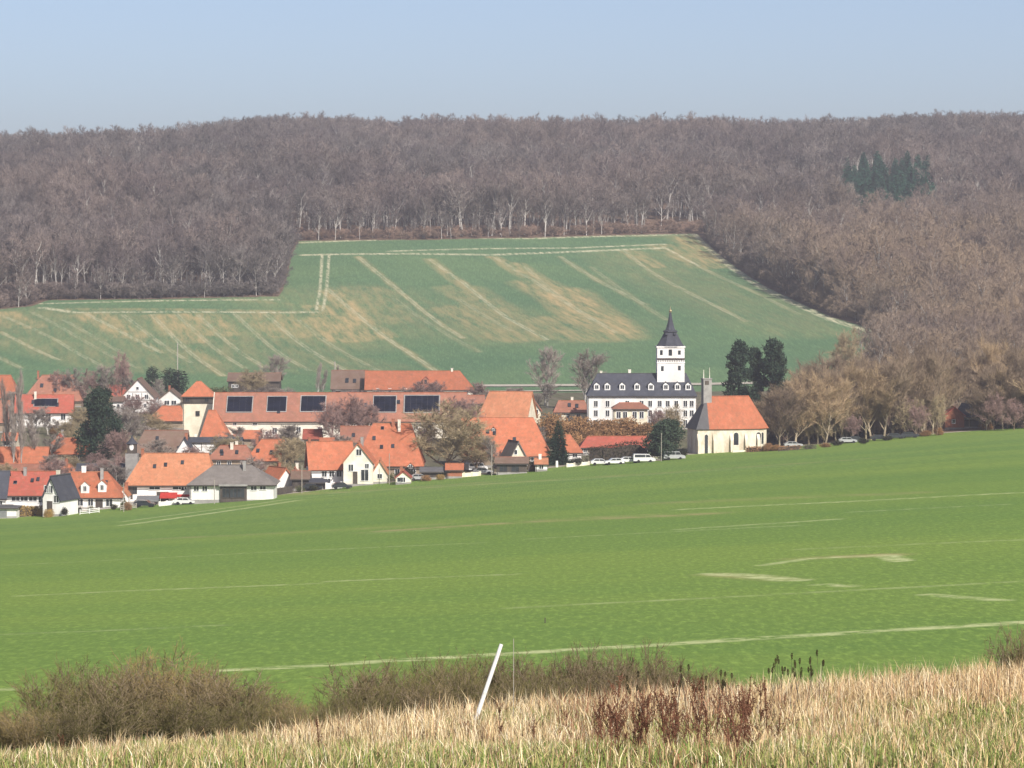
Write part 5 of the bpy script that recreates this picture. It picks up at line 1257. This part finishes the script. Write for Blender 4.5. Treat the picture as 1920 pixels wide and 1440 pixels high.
plant('cypress_tree', 'cypress', 286, 738, 685, 'small dark oval tree right above the half timbered house', 'cypress', width=24)
plant('cypress_tree', 'cypress', 318, 742, 688, 'dark rounded tree left of the orange pyramid roof', 'cypress', width=30)
plant('cypress_tree', 'cypress', 336, 742, 692, 'dark rounded tree touching the orange pyramid roof', 'cypress', width=30)
plant('park_tree', 'round', 838, 890, 742, 'large spreading olive brown tree hiding the solar barn end', 'tree', width=150)
plant('park_tree', 'round', 893, 884, 800, 'low spreading bare tree right of the large olive brown tree', 'tree', width=80)
plant('park_tree', 'purple', 862, 830, 738, 'purple brown tree behind the large spreading olive tree', 'tree', width=80)
plant('park_tree', 'purple', 655, 838, 734, 'purple brown tree covering the middle of the solar barn', 'tree', width=70)
plant('park_tree', 'purple', 622, 842, 745, 'smaller purple brown tree left of the one covering the solar barn', 'tree', width=50)
plant('park_tree', 'purple', 690, 830, 745, 'purple brown tree at the right of the one covering the solar barn', 'tree', width=50)
plant('park_tree', 'round', 545, 880, 815, 'rounded brown tree left of the dark timbered gable', 'tree', width=54)
plant('park_tree', 'round', 482, 745, 688, 'round ochre tree before the long weathered back building', 'tree', width=62)
plant('park_tree', 'grey', 513, 738, 660, 'thin bare tree rising above the ochre tree against the hill field', 'tree', width=46)
plant('park_tree', 'grey', 1022, 760, 642, 'tall faint bare tree against the hill field, left of the pair', 'tree', width=52)
plant('park_tree', 'grey', 1096, 768, 646, 'tall hanging bare tree against the hill field, next to the manor', 'tree', width=66)
for px, t in ((596, 676), (604, 690), (630, 682), (640, 700)): plant('slim_tree', 'poplar', px, 745, t, 'slim bare tree near the pale pole left of the back barn', 'tree', 'slim trees by the back barn', width=16)
for i, (px, b, t, w) in enumerate(((14, 880, 700, 26), (26, 890, 730, 22), (40, 886, 684, 30), (66, 880, 770, 30), (90, 815, 765, 30), (126, 815, 790, 30))):
    plant('slim_tree', 'poplar', px, b, t, ['slim pale tree at the very left picture edge', 'slim pale tree second from the left picture edge', 'tallest slim tree in front of the long orange roof at left', 'slim tree before the end of the long orange roof at left', 'thin bare tree below the solar roofed white house', 'low bare tree left of the huge fir'][i], 'tree', width=w)
for i, (px, t, w) in enumerate(((110, 690, 40), (140, 684, 44), (170, 688, 44), (200, 678, 44), (228, 652, 34), (246, 700, 36), (84, 700, 30), (300, 706, 24))):
    plant('garden_tree', 'grey' if i % 2 else 'purple', px, 762 if i < 6 else 760, t, 'bare grey mauve garden tree behind the upper left roofs', 'tree', 'bare trees behind the upper left roofs', width=w)
plant('willow_tree', 'grey', 249, 842, 758, 'pale grey bare tree below the half timbered house', 'tree', width=56)
plant('garden_tree', 'round', 308, 830, 790, 'brown bare tree beside the orange hipped shed roof', 'tree', width=60)
plant('garden_tree', 'grey', 262, 905, 850, 'grey bare tree left of the big peach roof', 'tree', width=26)
plant('garden_tree', 'purple', 220, 872, 800, 'dull brown bare tree right of the huge fir', 'tree', width=50)
plant('garden_tree', 'round', 130, 900, 848, 'olive bare tree before the orange roof left of the fir', 'tree', width=50)
plant('park_tree', 'grey', 1300, 800, 730, 'bare tree in front of the right end of the manor', 'tree', width=36)
plant('park_tree', 'round', 1262, 830, 752, 'brown bare tree before the manor below its tower', 'tree', width=44)
plant('park_tree', 'purple', 1236, 826, 762, 'reddish bare tree before the manor, left of the round evergreen', 'tree', width=38)
plant('park_tree', 'round', 1590, 690, 604, 'bare tree standing at the end of the hill field by the wood', 'tree', width=60, Y=1080)
plant('park_tree', 'grey', 926, 890, 812, 'dark trunked bare tree left of the brown plank shed', 'tree', width=34)
plant('park_tree', 'purple', 908, 868, 796, 'mauve bare tree over the left end of the big orange barn', 'tree', width=50)
for i, (px, b, t, w) in enumerate(((1036, 830, 772, 52), (1062, 828, 774, 50), (1090, 832, 778, 54), (1116, 832, 786, 50), (1140, 828, 784, 50), (1166, 826, 782, 54), (1190, 826, 778, 50), (1214, 828, 790, 44), (1076, 846, 806, 40), (1104, 838, 800, 40))):
    plant('hedge_shrub', 'brown', px, b, t, 'tall orange brown beech shrub in the row below the manor', 'shrub', 'beech shrubs below the manor', width=w)
for i, (px, b, t, w, kd) in enumerate(((750, 902, 882, 22, 'darkbush'), (735, 903, 884, 16, 'green'), (768, 898, 878, 20, 'darkbush'), (800, 902, 890, 18, 'brown'), (826, 900, 888, 16, 'yellow'), (866, 893, 882, 16, 'green'), (590, 920, 908, 18, 'darkbush'), (562, 922, 910, 18, 'green'),
        (1004, 880, 862, 26, 'darkbush'), (1018, 878, 866, 20, 'green'), (996, 884, 868, 18, 'brown'), (232, 955, 936, 16, 'green'), (240, 957, 940, 14, 'brown'), (215, 956, 944, 14, 'darkbush'), (120, 968, 950, 14, 'darkbush'), (92, 970, 952, 20, 'yellow'), (78, 968, 950, 18, 'yellow'),
        (352, 941, 926, 12, 'darkbush'), (406, 938, 924, 12, 'green'), (410, 938, 928, 10, 'darkbush'), (516, 928, 914, 12, 'green'), (170, 960, 948, 14, 'green'), (150, 962, 950, 12, 'darkbush'), (1080, 874, 856, 20, 'darkbush'), (1282, 858, 838, 14, 'darkbush'),
        (1440, 846, 830, 18, 'brown'), (1460, 845, 832, 20, 'brown'), (1520, 842, 832, 22, 'green'), (1545, 839, 829, 20, 'brown'), (1570, 836, 824, 22, 'darkbush'), (1620, 833, 820, 20, 'darkbush'), (1662, 826, 816, 20, 'darkbush'), (1735, 818, 806, 20, 'brown'), (1760, 816, 800, 18, 'brown'), (1850, 806, 790, 24, 'brown'), (1900, 803, 790, 24, 'green'),
        (160, 905, 866, 30, 'green'), (175, 900, 862, 30, 'darkbush'), (140, 860, 846, 20, 'green'), (146, 820, 800, 36, 'darkbush'), (120, 816, 800, 24, 'green'), (230, 880, 860, 30, 'brown'), (212, 885, 862, 26, 'brown'), (395, 745, 724, 40, 'green'), (420, 742, 722, 30, 'green'), (360, 880, 862, 20, 'green'), (520, 885, 868, 20, 'darkbush'))):
    nm = {'darkbush': 'dark evergreen garden bush among the houses at the village edge', 'green': 'green garden shrub among the houses at the village edge', 'brown': 'low brown leafed shrub among the houses and avenue trees', 'yellow': 'golden leafed garden shrub by the field edge'}[kd]
    plant('garden_shrub', kd, px, b, t, nm, 'shrub', {'darkbush': 'dark garden bushes', 'green': 'green garden shrubs', 'brown': 'brown leafed shrubs', 'yellow': 'golden shrubs'}[kd], width=w)

def fence(px0, px1, base, hgt, label, mat='wood_pole', solid=False):
    A = [(px0, base[0]), (px1, base[1])]; W = [(at(p, b, vhit(p, b))[0], vhit(p, b)) for p, b in A]
    x0, y0 = W[0]; z0 = float(H(x0, y0)); L = math.hypot(W[1][0] - x0, W[1][1] - y0); n = max(2, int(L / 1.8)); o = empty('garden_fence' if not solid else 'garden_wall', (x0, y0, z0)); m = MB(); rl = MB()
    P = [Vector((( W[1][0] - x0) * i / n, (W[1][1] - y0) * i / n, float(H(x0 + (W[1][0] - x0) * i / n, y0 + (W[1][1] - y0) * i / n)) - z0)) for i in range(n + 1)]
    for p in P:
        w = .22 if solid else .06; m.box(p.x - w, p.x + w, p.y - w, p.y + w, p.z - .4, p.z + hgt + (.12 if solid else .1))
    m.build('post' if not solid else 'pier', M[mat], o)
    for a, b in zip(P[:-1], P[1:]):
        for z1, z2 in ([(-.3, hgt)] if solid else [(.15, .3), (.5, .65), (.85, 1.0)] if hgt < 1.3 else [(.1, hgt)]):
            rl.prism([a + Vector((0, -.05, z1)), b + Vector((0, -.05, z1)), b + Vector((0, -.05, z2)), a + Vector((0, -.05, z2))], (0, .1 if solid else .035, 0))
    rl.build('rails' if not solid else 'wall_panel', M[mat], o); tag(o, label, 'wall' if solid else 'fence')
fence(226, 256, (957, 953), 1.0, 'pale low rail fence at the field edge right of the villa'); fence(150, 186, (965, 961), 1.0, 'pale low rail fence before the villa with two dormers', 'frame')
fence(514, 548, (929, 924), 1.5, 'brown board fence right of the grey roofed bungalow', 'dark_wood'); fence(726, 775, (907, 903), 1.2, 'dark rail fence right of the cream porch', 'dark_wood')
fence(840, 900, (897, 892), .9, 'low pale wall in front of the cars by the spreading tree', 'cream', True); fence(990, 1026, (885, 880), 1.5, 'brown board fence left of the dark spruce', 'dark_wood')
fence(1064, 1104, (876, 872), .8, 'low pale wall between the spruce and the white cars', 'ivory', True); fence(612, 640, (917, 915), 1.3, 'white garden wall before the orange roofed house', 'white', True)
fence(300, 352, (949, 944), .9, 'white low wall before the red awnings', 'white', True); fence(1225, 1250, (865, 863), 1.1, 'pale rail fence below the big rounded evergreen', 'wood_pole')
fence(1460, 1530, (847, 842), .8, 'brown rail fence under the avenue right of the church', 'dark_wood'); fence(1850, 1925, (797, 792), 1.3, 'sandy pale wall at the far right under the trees', 'cream', True)
for px, b, tp, lab in ((402, 945, 900, 'wooden lamp pole before the grey roofed bungalow'), (566, 925, 872, 'wooden power pole beside the dark carport'), (730, 908, 850, 'thin power pole right of the cream porch'), (922, 892, 835, 'pale power pole left of the brown plank shed'), (1240, 865, 812, 'thin pole before the big rounded evergreen'), (232, 960, 905, 'thin pole between villa and white farm building')):
    post('pole', px, b, tp, .09, lab, 'wood_pole', 'pole')
for px, b, nm, lab in ((60, 966, 0, 'dark blue car by the golden hedge at far left'), (585, 919, 0, 'dark car under the dark carport'), (640, 917, 0, 'dark car in front of the orange roofed house with timbered gable'), (270, 951, 0, 'dark car under the grey canopy'), (345, 946, 1, 'white car under the right red awning')):
    car(px, b, ('car_dark', 'car_white')[nm], lab, rot=_rng.uniform(-10, 10))
# small bare trees and bushes in the gardens between the houses
for i in range(270):
    px = _rng.uniform(-20, 1030); Y = _rng.uniform(float(edge_Y(px)) + 9, 1040); x = (px - 960) / F * Y
    if any(abs(x - hx) < hr and abs(Y - hy) < hr for hx, hy, hr, _ in HOUSES): continue
    kd = _rng.choice(['grey', 'purple', 'round', 'brown', 'darkbush', 'green', 'purple', 'grey'])
    hh = {'brown': 2.6, 'darkbush': 2.4, 'green': 2.2}.get(kd, _rng.uniform(4.5, 8)); zt = float(H(x, Y)) + hh
    top = project(x, Y, zt)[1]; b = project(x, Y, float(H(x, Y)))[1]
    plant('garden_tree' if hh > 4 else 'garden_shrub', kd, px, b, top, {'grey': 'small bare grey garden tree between the village houses', 'purple': 'small bare mauve garden tree between the village houses', 'round': 'small bare olive garden tree between the village houses', 'brown': 'brown leafed shrub in a village garden', 'darkbush': 'dark evergreen bush in a village garden', 'green': 'green shrub in a village garden'}[kd],
          'tree' if hh > 4 else 'shrub', {'grey': 'small grey garden trees', 'purple': 'small mauve garden trees', 'round': 'small olive garden trees', 'brown': 'brown shrubs in gardens', 'darkbush': 'dark bushes in gardens', 'green': 'green shrubs in gardens'}[kd], width=hh / Y * F * _rng.uniform(.7, 1.0), Y=Y)

# ------------------------------------------------------------------ foreground: bushes behind the rise, dry grass, weeds, the leaning pole
def bush(seed, h, stems, twig, tw=.012, ntw=7):
    rng = np.random.default_rng(seed); V = []; T = []; Q = []; n = 0
    segs = []; ends = []
    for s in range(stems):
        a = rng.random() * 6.283; lean = rng.uniform(.1, .75); d = np.array([math.cos(a) * lean, math.sin(a) * lean, 1.0]); d /= np.linalg.norm(d)
        p = np.array([math.cos(a), math.sin(a), 0]) * rng.uniform(0, .35) + [0, 0, -.2]; L = h * rng.uniform(.65, 1.0); m = 6; r = rng.uniform(.012, .024)
        for i in range(m):
            d = d + rng.normal(size=3) * .10; d /= np.linalg.norm(d); q = p + d * L / m
            segs.append((p, q, r * (1 - .13 * i), r * (1 - .13 * (i + 1)))); 
            if i > 0:
                for b in range(4):
                    bd = d + rng.normal(size=3) * .6 + [0, 0, .15]; bd /= np.linalg.norm(bd); bl = h * rng.uniform(.12, .30); t = rng.random(); c = p + (q - p) * t; e = c + bd * bl
                    segs.append((c, e, .008, .005)); ends.append((c, e, bd))
            p = q
    tv, tq = tubes_np(segs, 4)
    P0 = np.array([e[0] for e in ends]); P1 = np.array([e[1] for e in ends]); D0 = np.array([e[2] for e in ends])
    k = np.repeat(np.arange(len(ends)), ntw); t = rng.random(len(k))[:, None]
    P = P0[k] * (1 - t) + P1[k] * t; D = D0[k] + rng.normal(size=(len(k), 3)) * .6 + [0, 0, .2]; D /= np.linalg.norm(D, axis=1, keepdims=True)
    sv, st = blades_np(P, D, h * .10 * (.4 + rng.random(len(k))), np.full(len(k), tw), rng)
    return dict(h=float(np.percentile(sv[:, 2], 99.5)), w=float(np.percentile(np.abs(sv[:, :2]), 97)) * 2,
                parts=[('stems', mesh_np('bush_stems', tv, None, tq, [M['bark_brown']])), ('twigs', mesh_np('bush_twigs', sv, st, None, [twig]))])
M['twig_bush_ochre'] = plant_mat('ochre_bush_twigs', (.22, .165, .065), (.32, .24, .10), 1.2, .15)
M['twig_bush_red'] = plant_mat('reddish_bush_twigs', (.105, .082, .040), (.165, .130, .062), 1.2, .2)
PR['bush_olive'] = [bush(401 + i, 3.0, 34, M['twig_bush'], .015, 10) for i in range(2)]
PR['bush_ochre'] = [bush(404, 3.0, 36, M['twig_bush_ochre'], .015, 9)]
PR['bush_red'] = [bush(405 + i, 2.6, 34, M['twig_bush_red'], .015, 10) for i in range(2)]
for px, top, w, kd, Yb in ((30, 1318, 120, 'bush_olive', 98), (110, 1262, 150, 'bush_olive', 104), (165, 1238, 130, 'bush_olive', 108), (60, 1330, 110, 'bush_ochre', 92), (240, 1258, 150, 'bush_red', 103), (300, 1222, 190, 'bush_ochre', 108), (370, 1250, 150, 'bush_ochre', 104),
        (420, 1262, 150, 'bush_red', 101), (480, 1280, 120, 'bush_olive', 104), (200, 1300, 140, 'bush_olive', 92), (340, 1306, 150, 'bush_olive', 93), (545, 1312, 80, 'bush_ochre', 97), (575, 1322, 80, 'bush_olive', 96), (520, 1300, 90, 'bush_olive', 100), (10, 1330, 90, 'bush_ochre', 93), (265, 1232, 120, 'bush_olive', 110), (390, 1240, 120, 'bush_olive', 108), (128, 1322, 120, 'bush_olive', 90), (440, 1318, 110, 'bush_olive', 91)):
    plant('bush', kd, px, 1410, top, {'bush_olive': 'bare olive brown bush in the left thicket behind the dry grass', 'bush_ochre': 'ochre twigged bush in the left thicket behind the dry grass', 'bush_red': 'dull reddish bare bush in the left thicket behind the dry grass'}[kd], 'bush', {'bush_olive': 'olive bushes of the left thicket', 'bush_ochre': 'ochre bushes of the left thicket', 'bush_red': 'reddish bushes of the left thicket'}[kd], width=w, Y=Yb)
for px, top, w, kd, Yb in ((640, 1290, 90, 'bush_olive', 104), (615, 1312, 70, 'bush_olive', 98), (1345, 1262, 80, 'bush_olive', 104), (770, 1262, 110, 'bush_olive', 100), (880, 1255, 110, 'bush_olive', 100), (1000, 1250, 110, 'bush_olive', 101), (1110, 1240, 110, 'bush_red', 101), (1220, 1242, 100, 'bush_red', 101), (1290, 1262, 90, 'bush_olive', 98), (680, 1252, 130, 'bush_red', 108), (740, 1240, 140, 'bush_olive', 110), (800, 1232, 130, 'bush_olive', 112), (860, 1238, 120, 'bush_olive', 108), (910, 1230, 120, 'bush_olive', 110), (970, 1232, 120, 'bush_red', 108),
        (1030, 1236, 120, 'bush_red', 106), (1090, 1210, 110, 'bush_red', 110), (1140, 1232, 110, 'bush_red', 106), (1200, 1208, 120, 'bush_red', 108), (1255, 1240, 100, 'bush_red', 104), (1310, 1252, 80, 'bush_red', 104), (700, 1286, 120, 'bush_olive', 95), (800, 1280, 120, 'bush_red', 96), (940, 1276, 130, 'bush_olive', 96), (1060, 1268, 130, 'bush_olive', 96), (1165, 1262, 120, 'bush_red', 96), (1260, 1268, 100, 'bush_red', 96), (1900, 1185, 90, 'bush_red', 92), (1950, 1160, 90, 'bush_ochre', 92)):
    far = px > 1800
    plant('bush', kd, px, 1410, top, 'bare bush at the right picture edge where the dry grass rises' if far else {'bush_olive': 'bare olive brown bush in the long thicket around the leaning pole', 'bush_red': 'bare reddish brown bush in the long thicket right of the leaning pole'}[kd] if not (kd == 'bush_red' and px < 900) else 'bare reddish bush in the long thicket left of the leaning pole', 'bush',
          'bushes at the right edge' if far else {'bush_olive': 'olive bushes of the long thicket', 'bush_red': 'reddish bushes right of the pole'}[kd] if not (kd == 'bush_red' and px < 900) else 'reddish bushes left of the pole', width=w, Y=Yb)

def grass_field(n, y0, y1, hmin, hmax, seed, kind):
    rg = np.random.default_rng(seed)
    y = y0 + (y1 - y0) * rg.random(n); c = rg.uniform(-1100, 3020, n); x = (c - 960) / F * y
    n1 = np.sin(x * 1.1 + 2.0 * np.sin(y * .45)) * .5 + np.sin(x * .43 + y * .31 + 1.0) * .5 + np.sin(x * 2.7 - y * 1.3) * .3
    z = H(x, y); a, py = project(x, y, z)
    green = np.clip((py - 1360 + 40 * n1 + np.where(c > 1500, (c - 1500) * .10, 0)) / 45, 0, 1)
    if kind == 'straw':
        keep = rg.random(n) > green * .62
    else: keep = rg.random(n) < green * .95 + .06
    x, y, z, c, n1, green = [q[keep] for q in (x, y, z, c, n1, green)]; n = len(x)
    tuft = .5 + .5 * np.sin(x * 7.3 + np.sin(y * 5.1) * 2) * np.sin(y * 6.1 + x * 2.2)
    h_ = rg.uniform(hmin, hmax, n) * (.55 + .75 * tuft) * (1 - .35 * green if kind == 'straw' else 1)
    az = rg.random(n) * 6.283; bend = rg.gamma(2.0, .13, n) * (1 if kind == 'straw' else 1.6)
    dx, dy = np.cos(az), np.sin(az)
    wdt = (rg.uniform(.006, .013, n) if kind == 'straw' else rg.uniform(.008, .016, n)) * 1.25
    fx, fy = -dy * wdt / 2, dx * wdt / 2
    # turn the faces at random, not to the camera
    t2 = rg.random(n) * 6.283; fx, fy = np.cos(t2) * wdt / 2, np.sin(t2) * wdt / 2
    B = np.c_[x, y, z - .03]; Md = np.c_[x + dx * bend * h_ * .35, y + dy * bend * h_ * .35, z + h_ * .6]
    Tp = np.c_[x + dx * bend * h_ * 1.1, y + dy * bend * h_ * 1.1, z + h_ * (1 - .25 * np.minimum(bend, 1.5))]
    Wd = np.c_[fx, fy, np.zeros(n)]
    V = np.stack([B - Wd, B + Wd, Md - Wd * .85, Md + Wd * .85, Tp], 1).reshape(-1, 3)
    b = np.arange(n) * 5
    T = np.concatenate([np.c_[b, b + 1, b + 3], np.c_[b, b + 3, b + 2], np.c_[b + 2, b + 3, b + 4]])
    if kind == 'straw':
        pal = np.array([(.60, .46, .24), (.76, .62, .38), (.42, .30, .16), (.80, .71, .50), (.36, .22, .12), (.17, .11, .07), (.48, .29, .18)])
        p = np.array([.22, .22, .16, .14, .09, .10, .07]); ci = rg.choice(len(pal), n, p=p); col = pal[ci]
        rb = np.clip((c - 1250) / 700, 0, 1)[:, None] * .5; col = col * (1 - rb) + col * [1.0, .90, .80] * rb
        dk = np.clip(1 - np.abs(c - 1230) / 260, 0, 1) * (rg.random(n) < .30); col = np.where((dk > .3)[:, None], [.24, .11, .065], col)
    else:
        pal = np.array([(.20, .26, .06), (.30, .33, .10), (.13, .19, .05), (.42, .38, .16), (.10, .12, .04)]); col = pal[rg.choice(len(pal), n, p=[.3, .25, .2, .15, .1])]
    col = col * rg.uniform(.8, 1.15, (n, 1))
    return V, T, np.repeat(col, 5, 0)
def blade_mat(name):
    m, nt, b = nodes_of(name, .75, .2)
    a = n_attr(nt, 'col'); nt.links.new(a.outputs['Color'], b.inputs['Base Color']); return m
M['straw'] = blade_mat('dry_grass_blades')
V, T, C = grass_field(303000, 37.5, 68, .28, .66, 501, 'straw')
g = link('dry_grass', mesh_np('dry_grass', V, T, None, [M['straw']], attrs={'col': C})); tag(g, 'tall bleached dry grass filling the foreground slope', 'grass', kind='stuff')
V, T, C = grass_field(268000, 37.5, 64, .14, .36, 502, 'green')
g = link('green_grass', mesh_np('green_grass', V, T, None, [M['straw']], attrs={'col': C})); tag(g, 'low fresh green grass growing between the dry stalks', 'grass', kind='stuff')

pl, _ = post('leaning_pole', 874, 1352, 1208, .042, 'white round pole leaning to the right, standing in the dry grass before the thicket', 'white_paint', 'pole', Y=60, top_px=940)
post('reed_stake', 963, 1366, 1198, .006, 'thin pale upright cane just right of the leaning white pole', 'wood_pole', 'cane', Y=57)
# weeds with dark seed heads
def weed_mesh(seed, kind):
    rg = np.random.default_rng(seed); segs = []; h_ = 1.0; p = np.array([0, 0, -.05]); d = np.array([0, 0, 1.0]); pts = [p]
    for i in range(6):
        d = d + rg.normal(size=3) * .05; d /= np.linalg.norm(d); q = p + d * h_ / 5.8; segs.append((p, q, .007 - .0007 * i, .0063 - .0007 * i)); p = q; pts.append(p)
    P = []; 
    if kind == 'dock':
        arms = [(pts[-3], pts[-1])]; asegs = [(pts[-3], pts[-1], .005, .004)] + [(pts[1], pts[-3], .0055, .005)]
        for i in range(7):
            k = rg.integers(2, 5); c = pts[k] + (pts[k + 1] - pts[k]) * rg.random(); a = rg.random() * 6.28; e = c + np.array([math.cos(a) * .12, math.sin(a) * .12, rg.uniform(.16, .32)])
            arms.append((c, e)); asegs.append((c, e, .004, .003))
        for a, b in arms:
            t = rg.random((42, 1)); P.append(a + (b - a) * t + rg.normal(size=(42, 3)) * [.012, .012, .008])
        P = np.concatenate(P); L, W = .022, .016
    else:
        heads = [pts[-1]]
        for i in range(2):
            c = pts[3]; e = c + np.array([rg.normal() * .10, rg.normal() * .10, .30 + .1 * rg.random()]); segs.append((c, e, .004, .003)); heads.append(e)
        for hd in heads:
            m = 150; v = rg.normal(size=(m, 3)); v /= np.linalg.norm(v, axis=1, keepdims=True); P.append(hd + v * [.019, .019, .042])
        P = np.concatenate(P); L, W = .016, .010
    tv, tq = tubes_np(segs, 5); D = rg.normal(size=P.shape); D /= np.linalg.norm(D, axis=1, keepdims=True)
    sv, st = blades_np(P, D, np.full(len(P), L) * (.6 + .8 * rg.random(len(P))), np.full(len(P), W), rg)
    if kind == 'dock': av, aq = tubes_np(asegs, 4); return mesh_np('weed_stem', tv, None, tq, [M['dock_stem']]), [mesh_np('seed_head', np.concatenate([av, sv]), st + len(av), aq, [M['dock']])]
    return mesh_np('weed_stem', tv, None, tq, [M['bark_dark']]), [mesh_np('seed_head', sv[i * 450:(i + 1) * 450], st[:150], None, [M['teasel']]) for i in range(3)]
WD = [weed_mesh(601 + i, 'dock') for i in range(4)]; TS = [weed_mesh(611 + i, 'teasel') for i in range(4)]
def weed(px, top, Y, pool, name, label, cat, group, wf=1.0):
    x = ray(px, 1380)[0] * Y; z = float(H(x, Y)); hh = ray(px, top)[1] * Y - z
    if hh < .25: return
    o = empty(name, (x, Y, z), _rng.random() * 6.28); o.scale = (wf, wf, hh)
    a, b = pool[_rng.randrange(len(pool))]; link('stem', a, o); [link('seed_head', q, o) for q in b]; tag(o, label, cat, group)
for i in range(54):
    px = _rng.gauss(1225, 60) if i < 32 else _rng.gauss(1395, 40)
    weed(px, _rng.uniform(1262, 1375), _rng.uniform(41, 56), WD, 'dock_plant', 'dry rust red dock stalk in the dark weed patch right of the leaning pole' if px < 1310 else 'dry rust red dock stalk in the smaller weed patch below the dark seed heads', 'weed', 'dock stalks of the large patch' if px < 1310 else 'dock stalks of the smaller patch', 1.0)
for px, tp in ((1120, 1300), (1060, 1330), (1000, 1345), (935, 1310), (870, 1350), (598, 1345), (125, 1375), (1145, 1330)): weed(px, tp, _rng.uniform(45, 55), WD, 'dock_plant', 'single dry rust red dock stalk scattered in the pale grass on the left and centre', 'weed', 'scattered dock stalks', .8)
for px, tp in ((1450, 1236), (1463, 1231), (1468, 1238), (1480, 1228), (1491, 1236), (1498, 1240), (1515, 1233), (1525, 1238), (1539, 1222)): weed(px, tp, _rng.uniform(55, 60), TS, 'seed_stalk', 'thin stalk with dark seed heads rising above the grass against the green field', 'weed', 'dark seed heads against the field', .8)
for px, tp in ((1350, 1262), (1362, 1264), (1342, 1258), (1268, 1250), (1282, 1248), (1318, 1268), (1305, 1272), (1190, 1262), (1172, 1268)): weed(px, tp, _rng.uniform(52, 58), TS, 'seed_stalk', 'thin stalk with dark seed heads in front of the bare bushes right of the pole', 'weed', 'dark seed heads before the bushes', .9)

# ------------------------------------------------------------------ the air between here and the hill
hz = MB(); hz.box(-2600, 2600, -40, 3600, -72, 118)
m = bpy.data.materials.new('haze'); m.use_nodes = True; nt = m.node_tree; nt.nodes.remove(nt.nodes['Principled BSDF'])
pv = nt.nodes.new('ShaderNodeVolumePrincipled'); pv.inputs['Color'].default_value = (.91, .90, .97, 1); pv.inputs['Density'].default_value = HAZE_DENSITY; pv.inputs['Anisotropy'].default_value = .2
nt.links.new(pv.outputs[0], nt.nodes['Material Output'].inputs['Volume'])
hz = hz.build('haze', m); tag(hz, kind='stuff')
print('objects', len(bpy.data.objects))
